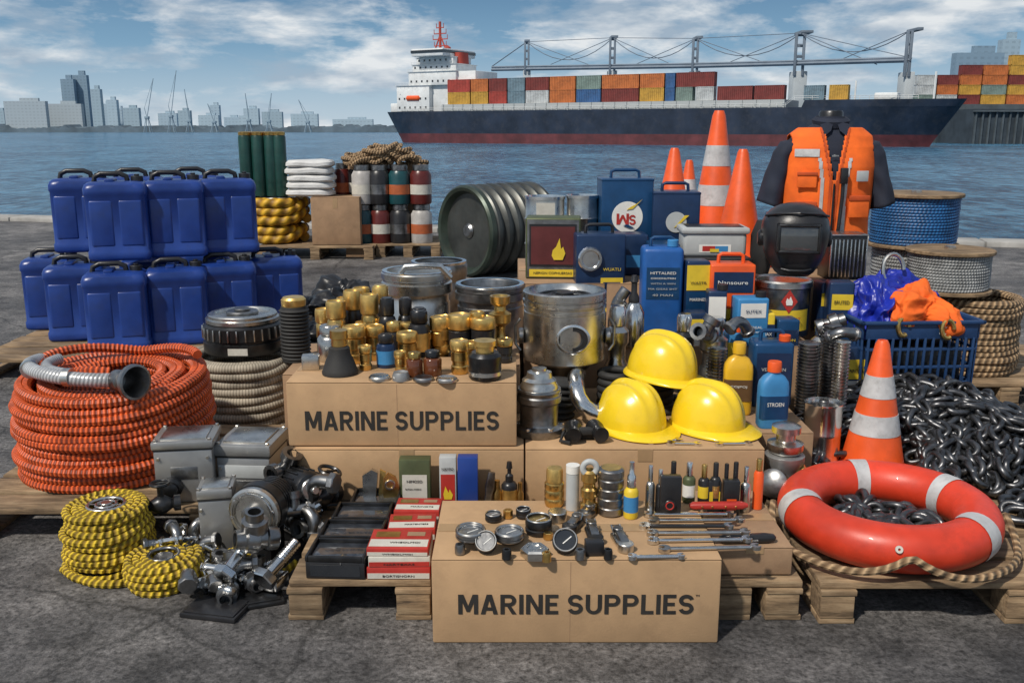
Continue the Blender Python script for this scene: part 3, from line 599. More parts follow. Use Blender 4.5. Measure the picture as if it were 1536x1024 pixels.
# ---- beige hose
t=thing('hose_coil','tall coil of beige ribbed hose under the round gearbox','hose',(-1.2,4.1,0))
q=MB();q.tube(coilpath(.245,.0205,10,2,step=.03,jit=.4,inner_layers=2,seed=5,dz=1.8),.0205,10);mk('hose',q,hose_b,t)
t=thing('round_gearbox','round black and steel gearbox on the beige hose coil','gearbox',(-1.2,4.08,.385))
q=MB();q.lathe([(0,0),(.17,0),(.175,.01),(.175,.05),(.165,.055),(.165,.062),(.172,.066),(.172,.12),(.16,.13),(0,.13)],n=48);mk('housing',q,blkm,t)
q=MB();q.lathe([(0,.13),(.155,.13),(.16,.135),(.16,.15),(.15,.155),(.15,.165),(.145,.17),(.12,.172),(.115,.16),(0,.16)],n=48)
for k in range(30): a=k*2*PI/30;q.box((.006,.012,.05),(.173*math.cos(a),.173*math.sin(a),.068),(0,0,a+PI/2),bev=.001)
mk('rim',q,steel,t)
q=MB();q.lathe(disc(.07,.16,.178),n=32);q.lathe(disc(.035,.178,.188),n=24);mk('hub_cap',q,steeld,t)
q=MB();q.box((.085,.002,.03),(.02,-.1755,.012),bev=0);mk('rating_plate',q,paper,t)
t=thing('air_filter','black ribbed cylinder with a yellow cap beside the round gearbox','filter',(X(440,3.95,.5),3.98,.361))
pf=[(0,0),(.062,0)]
for k in range(14): z=.01+k*.016;pf+=[(.062,z),(.066,z+.004),(.062,z+.008),(.057,z+.012)]
pf+=[(.055,.24),(0,.24)];mk('body',MB().lathe(pf),rub,t);mk('cap',MB().lathe([(0,.24),(.05,.24),(.053,.25),(.053,.27),(.045,.28),(0,.28)]),gold,t)
# ---- machine boxes
def mbox(label,x0,x1,y0,y1,z0,z1,plate=True,rz=0):
    w=x1-x0;dp=y1-y0;h=z1-z0;t=thing('metal_housing',label,'metal box',((x0+x1)/2,(y0+y1)/2,z0),rz)
    q=MB();q.box((w,dp,h*.84),bev=.006);mk('body',q,alu,t)
    q=MB();q.box((w*1.06,dp*1.06,h*.13),(0,0,h*.86),bev=.006);l=mk('lid',q,alu,t)
    q=MB();q.box((w*1.01,dp*1.01,h*.022),(0,0,h*.839),bev=0);mk('gasket',q,rub,t)
    q=MB();q.box((w*.8,dp*.8,h*.03),(0,0,h*.985),bev=.004);mk('lid_panel',q,steel,l)
    for a in(-1,1):
        for b in(-1,1): q=MB();q.lathe(disc(.007,0,.007),(a*w*.46,b*dp*.46,h*.99),n=6);mk('bolt',q,steel,t)
        for fz in(.1,.72): q=MB();q.lathe(disc(.006,0,.006),(a*w*.42,-dp/2-.001,h*fz),(PI/2,0,0),n=6);mk('bolt',q,steel,t)
    if plate: q=MB();q.box((w*.45,.003,h*.2),(.0,-dp/2-.001,h*.38),bev=.001);mk('rating_plate',q,steeld,t)
    return t
t=mbox('tall grey metal housing nearest the orange hose',-1.205,-1.015,2.95,3.12,.121,.34,rz=R(8))
q=MB();q.lathe([(0,0),(.035,0),(.035,.02),(.025,.025),(.025,.04),(.012,.045),(0,.045)],(-.04,-.087,.06),(PI/2,0,0));mk('port',q,blkm,t)
t=mbox('grey metal housing with lidded top, right of the tall one',-1.0,-.815,3.0,3.2,.0,.31,rz=R(-4))
q=MB();q.box((.17,.004,.045),(0,-.102,.19),bev=.001);mk('label_plate',q,lgrey,t)
mbox('small upright grey metal housing in front of the lidded one',-1.0,-.895,2.76,2.87,0,.245,plate=False,rz=R(10))
t=thing('pump','grey pump with large round face plate in the heap of machine parts','pump',(X(390,2.72,.2),2.68,.205),R(-12))
rot=(PI/2,0,0)
q=MB();q.lathe([(0,0),(.078,0),(.082,.004),(.082,.02),(.074,.024),(.074,.028),(.06,.03),(.056,.024),(0,.024)],(0,0,0),rot,40);torus(q,.066,.003,(0,-.03,0),rot,k=6);mk('face_plate',q,steel,t)
q=MB();q.lathe([(0,.024),(.03,.024),(.03,.04),(.018,.045),(0,.045)],(0,0,0),rot);mk('hub',q,steeld,t)
q=MB();q.lathe([(0,-.16),(.05,-.16),(.06,-.14),(.06,-.05),(.085,-.04),(.085,-.001),(0,-.001)],(0,0,0),rot,36);q.box((.06,.1,.17),(0,.07,-.2),bev=.005)
for k in range(7): q.lathe([(0,.05+k*.012),(.067,.05+k*.012),(.067,.056+k*.012),(0,.056+k*.012)],(0,0,0),(-PI/2,0,0),30)
mk('casing',q,blkm,t)
for k in range(8): q=MB();a=k*PI/4+.2;q.lathe(disc(.006,0,.006),(.068*math.cos(a),-.026,.068*math.sin(a)),rot,n=6);mk('bolt',q,chrome,t)
t=thing('electric_motor','dark round finned motor lying right of the pump','motor',(X(452,2.86,.15),2.88,.21),0,None,(R(80),0,R(35)))
q=MB();q.lathe([(0,-.08),(.05,-.08),(.055,-.07),(.055,.06),(.045,.075),(.02,.08),(0,.08)],n=30)
for k in range(18): a=k*PI/9;q.box((.008,.005,.11),(.057*math.cos(a),.057*math.sin(a),-.06),(0,0,a),bev=.001)
mk('casing',q,blkm,t);q=MB();q.lathe(disc(.012,.08,.12),n=16);q.lathe(disc(.035,.078,.09),n=24);mk('shaft',q,steel,t)
def f_elbow():
    q=MB();pts=[(.0,0,.0)]+[(.03-.03*math.cos(a),0,.02+.03*math.sin(a)) for a in [i*PI/12 for i in range(7)]]+[(.055,0,.05)];q.tube(pts,.017,12)
    q.lathe(disc(.023,0,.016),(0,0,-.008),n=8);q.lathe(disc(.023,0,.016),(.047,0,.05),(0,R(90),0),n=8);return q
def f_coup():
    return MB().lathe([(.012,0),(.02,0),(.022,.003),(.022,.02),(.018,.023),(.018,.035),(.026,.038),(.026,.06),(.018,.063),(.018,.08),(.013,.08),(.013,.04),(0,.04)],n=12)
def f_bolt():
    q=MB();q.lathe(disc(.024,0,.018),n=6);pf=[(0,.018),(.0125,.019),(.0125,.05)]
    for k in range(9): pf+=[(.0125,.052+k*.006),(.0112,.055+k*.006)]
    q.lathe(pf+[(0,.108)],n=12);return q
def f_tee():
    q=MB();q.lathe([(.014,-.05),(.024,-.05),(.024,-.034),(.018,-.032),(.018,.032),(.024,.034),(.024,.05),(.014,.05),(.014,-.02),(0,-.02)],rot=(0,R(90),0),n=14,cap=False);q.lathe([(.018,0),(.018,.03),(.025,.032),(.025,.05),(.014,.05),(.014,.02),(0,.02)],n=14,cap=False);return q
def f_clamp():
    q=MB();q.box((.06,.03,.012),(0,0,0),bev=.003);q.box((.012,.03,.04),(-.024,0,.01),bev=.003);q.box((.012,.03,.04),(.024,0,.01),bev=.003);q.lathe(disc(.008,-.04,.04),(0,0,.038),(0,R(90),0),n=8);return q
def f_valve():
    q=MB();q.lathe([(0,-.045),(.02,-.045),(.02,-.03),(.012,-.026),(.022,-.01),(.024,0),(.022,.01),(.012,.026),(.02,.03),(.02,.045),(0,.045)],rot=(0,R(90),0),n=14);q.lathe(disc(.008,0,.035),(0,0,.02),n=8);torus(q,.022,.004,(0,0,.055),n=16,k=6);q.box((.044,.005,.004),(0,0,.053),bev=.001);return q
protos={}
for nm,fn,mt in [('pipe_elbow',f_elbow,steeld),('pipe_coupling',f_coup,steeld),('hex_bolt',f_bolt,chrome),('pipe_tee',f_tee,steeld),('pipe_clamp',f_clamp,chrome),('gate_valve',f_valve,blkm)]:
    me=mk(nm,fn(),mt);protos[nm]=me.data;bpy.data.objects.remove(me)
def fit(nm,px,py,Y,rot,sc,label,group='loose metal fittings heaped on the ground'):
    o=bpy.data.objects.new(nm,protos[nm]);COL.objects.link(o);o.location=(X(px,Y,.1),Y,max(.02,Z(py,Y)));o.rotation_euler=rot;o.scale=(sc,)*3;tag(o,label,nm.replace('_',' '),group);return o
desc={'pipe_elbow':'dark pipe elbow in the heap of fittings left of the black trays','pipe_coupling':'dark steel pipe coupling in the heap of fittings left of the black trays','hex_bolt':'steel hex bolt in the heap of fittings left of the black trays','pipe_tee':'dark pipe tee in the heap of fittings left of the black trays','pipe_clamp':'bright saddle clamp in the heap of fittings left of the black trays','gate_valve':'small dark valve in the heap of fittings left of the black trays'}
ks=['hex_bolt','pipe_clamp','pipe_coupling','pipe_elbow','hex_bolt','pipe_coupling','pipe_tee','hex_bolt','pipe_elbow']
rr=random.Random(33)
for k in range(60):
    if k<20: px=rr.uniform(232,318);Y=rr.uniform(2.66,2.80);hg=.07*rr.random()*max(0,1-abs(px-278)/60);nm=['pipe_clamp','pipe_clamp','gate_valve','pipe_elbow'][k%4];s=rr.uniform(.8,1.1)
    elif k<44: px=rr.uniform(285,455);Y=rr.uniform(2.50,2.66);hg=.04*(Y-2.5)/.16*rr.random();nm=ks[k%9];s=rr.uniform(.9,1.25)
    else: px=rr.uniform(430,492);Y=rr.uniform(2.74,2.92);hg=.03+.14*rr.random()*(1-(px-420)/95);nm=ks[(k*2)%9];s=rr.uniform(1,1.4)
    if px>430 and Y<2.64: px-=70
    if nm=='hex_bolt': ro=(PI/2+rr.uniform(-.25,.1),0,rr.uniform(0,6.28))
    elif nm=='pipe_coupling': ro=rr.choice([(0,0,0),(PI/2,0,rr.uniform(0,6.28))])
    else: ro=(rr.choice([0,0,PI/2])+rr.uniform(-.25,.25),rr.uniform(-.25,.25),rr.uniform(0,6.28))
    o=bpy.data.objects.new(nm,protos[nm]);COL.objects.link(o);o.location=(X(px,Y,.1),Y,(.024 if nm!='pipe_coupling' or ro[0]>1 else .002)*s+hg);o.scale=(s,)*3
    o.rotation_euler=ro;tag(o,desc[nm],nm.replace('_',' '),'loose metal fittings heaped on the ground')
for nm,px,py,Y,ro,s,lb in [('hex_bolt',333,866,2.5,(R(62),R(10),R(150)),1.5,'big steel hex bolt at the front of the fittings heap, head down left'),('hex_bolt',392,872,2.48,(R(66),0,R(150)),1.55,'big steel hex bolt right of the first at the front of the heap'),('pipe_coupling',384,818,2.58,(R(10),R(5),0),1.5,'upright steel coupling above the two big bolts'),('pipe_coupling',418,806,2.6,(R(80),0,R(-60)),1.6,'thick steel coupling lying right of the upright one'),('pipe_elbow',470,752,2.82,(0,0,R(-20)),1.5,'large dark pipe elbow at the top right of the heap'),('pipe_tee',432,702,2.95,(R(30),0,R(60)),1.4,'large dark pipe tee behind the pump at the top of the heap'),('gate_valve',484,742,2.86,(.3,.2,1),1.6,'large dark valve at the far right of the heap'),('gate_valve',245,756,2.82,(0,0,R(20)),1.3,'dark valve beside the tall yellow coil')]:
    fit(nm,px,py,Y,ro,s,lb)
q=MB();q.box((.36,.18,.13),bev=.01);solo('cast_block',q,blkm,'dark cast block buried behind the heap of fittings','block',(X(455,3.0,.1),3.0,.0),(0,0,.1))
q=MB();q.box((.17,.11,.014),bev=.002);q.box((.155,.095,.004),(0,0,.014),bev=.001)
solo('metal_tray',q,blk,'flat black tray on the ground in front of the bolts','tray',(X(322,2.42,0),2.44,.001),(0,0,R(-12)))
q=MB();q.box((.13,.09,.012),bev=.002);q.box((.11,.07,.004),(0,0,.012),bev=.001);solo('metal_tray',q,blkm,'second flat dark tray under the right hand bolts','tray',(X(388,2.48,0),2.50,.001),(0,0,R(20)))
# ---- black trays
inner=mat('tray_lining',(.04,.045,.055),.1,var=.5,scale=25,bump=.1,coat=.6)
for i,(px0,px1,Y,z0,lb) in enumerate([(458,548,2.40,.121,'frontmost rimmed black tin on the pallet'),(476,571,2.535,.121,'second rimmed black tin from the front'),(497,582,2.67,.121,'third rimmed black tin from the front'),(524,596,2.79,.121,'rearmost rimmed black tin on the pallet')]):
    x0,x1=X(px0,Y,.2),X(px1,Y,.2);w=x1-x0;t=thing('black_tin',lb,'tin',((x0+x1)/2,Y+.063,z0),R(-3+i),'rimmed black tins')
    h=.068;q=MB();b_=.124;tk=.009
    q.box((w,b_,.05),bev=.003);mk('body',q,blk,t)
    q=MB()
    for sx_ in(-1,1): q.box((tk,b_+.003,.018),(sx_*(w/2-tk/2+.001),0,.0505),bev=.003)
    for sy_ in(-1,1): q.box((w-2*tk+.003,tk,.0175),(0,sy_*(b_/2-tk/2+.001),.0505),bev=.003)
    mk('rim',q,blkm,t)
    q=MB();q.box((w-2*tk-.001,b_-2*tk-.001,.006),(0,0,.0505),bev=.001);mk('lid_panel',q,inner,t)
    q=MB();q.box((w*.84,.0012,.034),(0,-b_/2-.0006,.008),bev=0);mk('front_panel',q,glass,t)
    q=MB();q.box((w*.02,.003,.006),(w*.1,-b_/2-.002,.044),bev=.001);mk('catch',q,steel,t)
# ---- red and white small boxes
def sbox(label,x0,x1,Y,dp,z0,h,m1,m2,rz=0,txt='',tm=None,group='small red and white product boxes'):
    w=x1-x0;t=thing('product_box',label,'box',((x0+x1)/2,Y+dp/2,z0),rz,group)
    q=MB();q.box((w,dp,h),bev=.0015);mk('carton',q,m1,t)
    q=MB();q.box((w*.98,.0012,h*.45),(0,-dp/2-.0008,h*.06),bev=0);mk('label_panel',q,m2,t)
    q=MB();q.box((w*.96,dp*.35,.001),(0,-dp*.22,h+.0002),bev=0);mk('label_panel',q,m2,t)
    q=MB();q.box((w*.4,dp*.28,.0008),(-w*.22,dp*.22,h+.0002),bev=0);mk('label_panel',q,brass,t)
    q=MB();q.box((w*.3,dp*.2,.0008),(w*.25,dp*.25,h+.0002),bev=0);mk('label_panel',q,card2,t)
    if txt:
        text(txt,w*.5,tm or ink,t,(0,-dp/2-.0022,h*.28),h=h*.18);text(txt,w*.5,ink,t,(w*.1,-dp*.22,h+.0022),(0,0,0),h=dp*.07)
    return t
Y=2.40;x0,x1=X(550,Y,.15),X(647,Y,.15)
sbox('bottom box of the front stack of red and white boxes',x0,x1-.004,Y,.14,.1215,.035,redp,paper,0,'BORTISNORN')
sbox('middle box of the front stack of red and white boxes',x0+.004,x1-.005,Y+.002,.135,.1575,.03,paper,redp,R(1),'NARTEXAS')
sbox('top box of the front stack of red and white boxes',x0+.001,x1-.008,Y+.006,.13,.1885,.022,redp,paper,R(-1),'WHEOLMOI')
Y=2.56;x0,x1=X(578,Y,.2),X(652,Y,.2)
sbox('lower box in the second stack of red boxes',x0,x1,Y,.12,.1215,.04,redp,paper,R(-1));sbox('top box in the second stack of red boxes',x0+.003,x1-.002,Y+.004,.115,.1625,.035,redp,paper,R(2),'MARTENTERS')
Y=2.70;x0,x1=X(590,Y,.2),X(658,Y,.2)
sbox('lower box in the rear stack of red boxes',x0,x1,Y,.11,.1215,.04,paper,redp);sbox('top box in the rear stack of red boxes',x0+.002,x1+.003,Y,.105,.1625,.035,redp,paper,R(-2),'MARINOTS')
# ---- front carton top
zt=.2455
dial_w=mat('dial_face',(.13,.14,.15),.14,var=.5,scale=30,bump=0,coat=.6)
def gauge(label,px,py,r,h,face,z=zt,body=None,tilt=0):
    p=P(px,py,z);t=thing('pressure_gauge',label,'gauge',(p.x,p.y,z),0,'round gauges and caps on the front box')
    if tilt: t.rotation_euler=(tilt,0,0);t.location.z+=r*math.sin(abs(tilt))
    q=MB();q.lathe([(0,0),(r*.9,0),(r,h*.15),(r,h*.35),(r*.92,h*.4),(r*.92,h*.5),(r,h*.55),(r,h*.9),(r*.93,h),(r*.82,h),(r*.8,h*.86),(0,h*.86)],n=32);mk('case',q,body or blkm,t)
    q=MB();torus(q,r*.9,r*.07,(0,0,h),k=6);mk('bezel',q,steel,t)
    q=MB();q.lathe([(0,h*.865),(r*.79,h*.865),(r*.79,h*.88),(0,h*.88)],n=28);f=mk('dial',q,face,t)
    q=MB();q.box((r*.9,r*.08,.0012),(r*.15,0,h*.885),(0,0,.7),bev=0);mk('needle',q,white,f)
gauge('lower round dark gauge at the left front corner of the front box top',706,806,.042,.028,blk)
gauge('upper gauge stacked at the left front corner with a glossy dial',706,806,.04,.022,dial_w,z=zt+.029,body=steeld)
gauge('round steel rimmed gauge near the left back of the front box top',764,808,.041,.026,steeld,body=blkm)
gauge('steel rimmed gauge stacked on another left of centre',764,808,.038,.024,dial_w,z=zt+.027,body=steeld)
gauge('gold faced round gauge near the middle back',808,798,.038,.044,brass)
gauge('small black gauge standing tilted at the left front edge',729,826,.03,.024,steeld,tilt=R(50),body=rub)
gauge('small black gauge leaning at the front middle',847,826,.034,.024,glass,tilt=R(48),body=rub)
gauge('small dark gauge at the back left of the front box top',740,780,.024,.022,dial_w)
gauge('small dark gauge at the back of the box top before the jar',785,775,.022,.026,blk)
p=P(802,834,zt);turn('hex_nut','flat bright hex nut at the front edge of the front box','nut',(p.x,p.y,zt),[('nut',[(.014,0),(.035,0),(.038,.004),(.038,.022),(.033,.027),(.022,.027),(.02,.023),(.014,.02)],steel)],n=6)
p=P(836,780,zt);turn('knurled_knob','small chrome knob at the back of the front box top','knob',(p.x,p.y,zt),[('knob',disc(.028,0,.03),steel)])
p=P(822,808,zt);turn('hex_nut','tiny brass nut beside the gold gauge','nut',(p.x,p.y,zt),[('nut',disc(.013,0,.02),brass)],n=6)
p=P(762,776,zt);turn('hex_nut','brass nut behind the steel rimmed gauge','nut',(p.x,p.y,zt),[('nut',disc(.014,0,.025),brass)],n=6)
for i,(px,py,r_,m_) in enumerate([(690,830,.014,steeld),(760,838,.013,blkm),(820,842,.012,brass),(870,838,.014,steeld),(912,838,.012,blkm)]):
    p=P(px,py,zt);turn('socket_bit','short %s socket, %s from the left along the front edge of the front box'%('brass' if m_==brass else 'dark',words[i]),'socket',(p.x,p.y,zt),[('socket',[(0,.004),(r_*.55,.004),(r_*.6,0),(r_,.002),(r_,.02),(r_*.85,.028),(r_*.5,.028),(r_*.45,.02),(0,.02)],m_)],'short sockets on the front box')
def latch(label,px,py,l,m,rz):
    p=P(px,py,zt);t=thing('toggle_latch',label,'latch',(p.x,p.y,zt),rz,'metal latches on the front box')
    q=MB();q.box((.038,l,.016),bev=.005);q.lathe(disc(.022,0,.024),(0,-l*.4,0),n=20);mk('base',q,m,t)
    q=MB();q.box((.024,l*.6,.014),(0,-l*.05,.0165),(R(6),0,0),bev=.004);q.lathe(disc(.014,0,.018),(0,l*.35,.0165),n=16);mk('lever',q,steeld,t)
    q=MB();q.tube([(-.012,l*.3,.02),(-.012,l*.6,.03),(.012,l*.6,.03),(.012,l*.3,.02)],.0035,6);mk('bail',q,steel,t)
latch('dark metal latch behind the front middle gauge',860,792,.07,blkm,R(-25));latch('dark latch with a round pivot right of the middle gauge',890,806,.095,blkm,R(4));latch('steel latch right of the two dark latches',932,816,.1,steel,R(10));latch('short latch behind the gauges in the middle of the box top',880,775,.05,steeld,R(-30))
q=MB();q.box((.05,.035,.04),bev=.004);p=P(892,835,zt);solo('metal_block',q,blk,'black square block at the front edge under the dark latch','block',(p.x,p.y+.02,zt),(0,0,R(3)))
def jaw(cx,r,op,ang,n=20):
    pts=[]
    for i in range(n+1):
        a=ang+op+(2*PI-2*op)*i/n;pts.append((cx+r*math.cos(a),r*math.sin(a)))
    c,s=math.cos(ang),math.sin(ang)
    pts.append((cx-.05*r*c+.42*r*s,-.05*r*s-.42*r*c))
    pts.append((cx-.05*r*c-.42*r*s,-.05*r*s+.42*r*c))
    return pts
def wrench(label,x,y,z,L,rz,m=chrome,rh=.016,dark=False,hw=.012):
    t=thing('spanner',label,'spanner',(x,y,z),rz,'spanners laid on the boxes')
    q=MB();q.box((L*.96,hw,.008),(0,0,.001),bev=.003,seg=3);mk('handle',q,blk if dark else m,t)
    q=MB();q.prism(jaw(-L/2,rh,R(30),R(165)),.0105);mk('jaw',q,m,t)
    q=MB();q.prism(jaw(L/2,rh*.85,R(30),R(15)),.0105);mk('jaw',q,m,t)
for i,(px,py,L,rz,lb,dk) in enumerate([(1035,772,.24,0,'rearmost spanner across the box top',0),(1045,781,.25,1,'second spanner from the back',0),(1030,790,.24,0,'dark handled spanner in the middle of the row',1),(1048,800,.26,1,'third bright spanner from the front',0),(1050,811,.26,2,'spanner second from the front in the row',0),(1065,823,.25,3,'frontmost bright spanner near the right corner',0),(985,836,.13,2,'short spanner at the very front edge of the box',0)]):
    p=P(px,py,zt+.002);wrench(lb,p.x,p.y,zt+.0005,L,R(rz),dark=dk,rh=.0175 if i<6 else .013,m=steel if i%2 else chrome,hw=.014)
t=thing('utility_knife','black handled folding knife at the right front corner of the spanner row','knife',(X(1122,2.45,.23),2.45,.209),R(4));q=MB();q.loft([(-.08,.007,.01,3),(-.07,.011,.014,3),(.05,.012,.016,3),(.075,.009,.012,3),(.08,.004,.006,3)],20,(0,0,.013),(0,R(90),0));mk('handle',q,blk,t);text('Hamqua',.05,refl,t,(0,-.0165,.013),h=.008)
# ---- small packaged things
def cylb(name,label,cat,px,yb,yt,wpx,z,parts,group,Y=None):
    p=P(px,yb,z);Y=p.y if Y is None else Y;r=W(wpx,Y,z)/2;h=Z(yt,Y)-z;x=X(px,Y,z)
    return turn(name,label,cat,(x,Y+r*.9,z),[(a,S(b,r,h),c) for a,b,c in parts],group)
def body(top=.7): return [(0,0),(.92,0),(1,.03),(1,top-.08),(.75,top-.02),(.45,top),(.45,top+.01),(0,top+.01)]
def cap(z0=.71,z1=1,r=.5): return [(0,z0),(r,z0),(r,z1-.02),(r*.85,z1),(0,z1)]
def band(z0,z1,r=1.015): return [(.98,z0),(r,z0),(r,z1),(.98,z1)]
G='small bottles and tubes standing in a row'
zp=.121
t=thing('bracket_tool','dark bracket tool leaning left of the box with olive sides','tool',(X(585,2.87,.2),2.87,zp),R(10))
q=MB();q.prism([(-.02,0),(.02,0),(.022,.05),(.03,.09),(.02,.125),(-.005,.14),(-.02,.12),(-.026,.08),(-.018,.04)],.012,rot=(PI/2,0,0));mk('plate',q,brass,t)
q=MB();torus(q,.014,.004,(0,-.014,.1),(PI/2,0,0),n=18,k=6);mk('ring',q,steel,t)
q=MB();q.prism([(0,0),(.035,0),(.05,.14),(.03,.15),(.0,.13)],.02,rot=(PI/2,0,0));solo('metal_bracket',q,steel,'bright metal bracket at the left end of the small row','bracket',(X(545,2.87,.2),2.88,zp))
q=MB();q.prism([(0,0),(.02,0),(.03,.13),(.012,.14)],.01,rot=(PI/2,0,0));solo('metal_bracket',q,gold,'thin gilt bracket second from the left end of the small row','bracket',(X(566,2.9,.2),2.9,zp))
def pbox(label,px0,px1,yt,Y,z,dp,m,panels,rz=0,txt=None,group='small upright packaged boxes'):
    x0,x1=X(px0,Y,z),X(px1,Y,z);w=x1-x0;h=Z(yt,Y)-z;t=thing('product_box',label,'box',((x0+x1)/2,Y+dp/2,z),rz,group)
    q=MB();q.box((w,dp,h),bev=.002);mk('carton',q,m,t)
    for k,(a,b,c,d_,mm) in enumerate(panels):
        q=MB();q.box((w*(c-a),.0015,h*(d_-b)),(w*((a+c)/2-.5),-dp/2-.0008-.0006*k,h*b),bev=0);mk('label_panel',q,mm,t)
    if txt:
        for s,fx,fz,fw,fh,mm in txt: text(s,w*fw,mm,t,(w*(fx-.5),-dp/2-.0035,h*fz),h=h*fh)
    return t
pbox('olive and white upright box in the small row',600,646,690,2.87,zp,.05,grnp,[(.1,.1,.9,.72,paper),(.55,.15,.75,.25,grnp)],txt=[('NIMOSO',.5,.6,.5,.05,ink),('RITAN MONI',.45,.45,.5,.03,ink)])
t=pbox('white box with an orange flame panel in the small row',660,685,686,2.86,zp,.04,lgrey,[(.08,.2,.92,.7,redp)],txt=[('NIKYPO',.5,.8,.7,.05,ink)])
q=MB();q.prism([(-.012,0),(.012,0),(.016,.015),(.006,.035),(.002,.022),(-.008,.045),(-.015,.018)],.002,(0,-.0215,.05),(PI/2,0,0));mk('flame_mark',q,yelp,t)
pbox('plain blue upright box in the small row',687,717,687,2.86,zp,.045,blue,[])
q=MB();q.loft([(0,.014,.01,3),(.06,.012,.008,3),(.09,.016,.01,3),(.14,.011,.006,3)],16);solo('pocket_tool',q,steeld,'dark pocket tool right of the blue box','tool',(X(729,2.87,.2),2.87,zp),(0,R(8),0))
cylb('brass_nozzle','thin brass nozzle left of the dropper bottle','nozzle',746,768,722,13,zp,[('tip',[(0,0),(1,0),(1,.6),(.6,.7),(.6,1),(0,1)],brass)],G)
cylb('dropper_bottle','black pump bottle with gold band in the small row','bottle',764,768,696,24,zp,[('bottle',body(.6),blk),('band',band(.12,.45),gold),('pump',[(0,.61),(.5,.61),(.5,.72),(.25,.76),(.25,.86),(.4,.87),(.3,1),(0,1)],blk)],G)
cylb('brass_nozzle','thin brass nozzle right of the dropper bottle','nozzle',780,766,725,11,zp,[('tip',[(0,0),(1,0),(1,.6),(.6,.7),(.6,1),(0,1)],brass)],G)
zq=.2455
cylb('brass_jar','ridged jar with a gold screw top right of the pump bottle','jar',832,762,706,30,zq,[('jar',[(0,0),(.9,0),(1,.08),(1,.18),(.93,.22),(1,.26),(1,.4),(.93,.44),(1,.48),(1,.6),(.8,.64),(0,.64)],brass),('lid',[(0,.645),(.85,.645),(.85,.92),(.75,1),(0,1)],gold)],G)
cylb('white_tube','plain white capped tube right of the ridged brass jar','tube',859,766,700,20,zq,[('tube',[(0,0),(1,0),(1,.82),(0,.82)],lgrey),('cap',[(0,.83),(1.03,.83),(1.03,1),(0,1)],white)],G)
cylb('brass_coupling','stepped brass coupling in the middle of the small row','coupling',884,772,708,27,zq,[('coupling',[(0,0),(1,0),(1,.2),(.75,.24),(.75,.34),(.95,.38),(.95,.55),(.7,.6),(.7,.7),(.9,.74),(.9,.95),(.6,1),(.5,.9),(0,.9)],brass)],G)
p=P(884,772,zq);q=MB();torus(q,.02,.009,rot=(PI/2,0,0));solo('ring_washer',q,lgrey,'pale ring standing on the stepped brass coupling','ring',(p.x,p.y+.015,Z(703,p.y)-.003))
cylb('tin_stack','stack of five steel rimmed round tins','tin',917,776,707,40,zq,[('tins',[(0,0)]+[z for k in range(5) for z in((.93,k*.2+.01),(1,k*.2+.03),(1,k*.2+.16),(.93,k*.2+.18))]+[(.8,1),(0,1)],steeld),('inlay',[(0,1.001),(.75,1.001),(.75,1.01),(0,1.01)],gold)],G)
cylb('spray_bottle','yellow banded spray bottle with silver cap right of the round tins','bottle',947,779,696,22,zq,[('bottle',body(.55),yelp),('band',band(.12,.4),sky_blue),('cap',[(0,.56),(.6,.56),(.6,.75),(.35,.8),(.35,1),(0,1)],chrome)],G)
zr=.2455
rows=[(975,770,700,14,steel,chrome,None,'thin silver tube left of the black spray pack'),(990,768,706,14,blk,chrome,None,'black tube with silver cap beside the black spray pack'),(1010,748,694,16,blk,blk,gold,'black nozzle bottle behind the black spray pack'),(1034,755,696,19,grnp,chrome,white,'green and white bottle with silver cap'),(1056,756,699,17,blk,brass,yelp,'black bottle with yellow band, left of the amber vial'),(1073,756,696,16,blk,blk,gold,'black bottle with gold band right of the yellow banded bottle'),(1088,756,697,13,amber,blk,None,'thin amber vial between two black bottles'),(1102,758,695,15,blk,blk,redp,'black bottle with red band'),(1118,757,702,15,steel,chrome,None,'silver vial near the right end of the row')]
for px,yb,yt,w,m1,m2,m3,lb in rows:
    parts=[('bottle',body(.66),m1),('cap',cap(.67),m2)]
    if m3:parts.append(('band',band(.15,.45),m3))
    cylb('small_bottle',lb,'bottle',px,yb,yt,w,zr if px<1075 else .2085,parts,G,Y=None if px<1075 else 2.66)
pbox('black spray pack with a red circle emblem',990,1021,716,2.55,zr,.03,blk,[],group=None)
p0=thing('round_emblem_tin','small black tin with a red ring emblem on the spray pack','tin',(X(1005,2.54,.3),2.545,.262));q=MB();q.lathe(disc(.0165,0,.006),(0,0,.02),(PI/2,0,0));mk('tin',q,blk,p0);q=MB();torus(q,.011,.002,(0,-.0065,.02),(PI/2,0,0),n=20,k=6);mk('ring',q,redp,p0)
pbox('small black carton with gold print left end of the right group',1060,1080,722,2.64,.2085,.03,blk,[(.1,.3,.9,.7,yelp)],rz=R(3))
pbox('small black carton with orange mark in the right group',1084,1108,722,2.63,.2085,.03,blk,[(.2,.2,.8,.5,org)])
cylb('spray_can','orange spray can at the right end of the small row','can',1137,764,690,15,.2085,[('can',[(0,0),(1,0),(1,.7),(.7,.76),(0,.76)],org),('cap',cap(.765,1,.6),brass)],G)
t=thing('folding_knife','red handled pocket knife lying in front of the small cartons','knife',(X(1077,2.60,.25),2.60,.247),R(1))
q=MB();q.loft([(-.085,.006,.008,3),(-.075,.01,.013,3),(.07,.011,.013,3),(.088,.005,.008,3)],20,(0,0,.011),(0,R(90),0));mk('handle',q,redp,t)
for x in(-.05,-.02,.02,.05):q=MB();q.lathe(disc(.003,0,.002),(x,-.0125,.011),(PI/2,0,0),n=8);mk('rivet',q,brass,t)
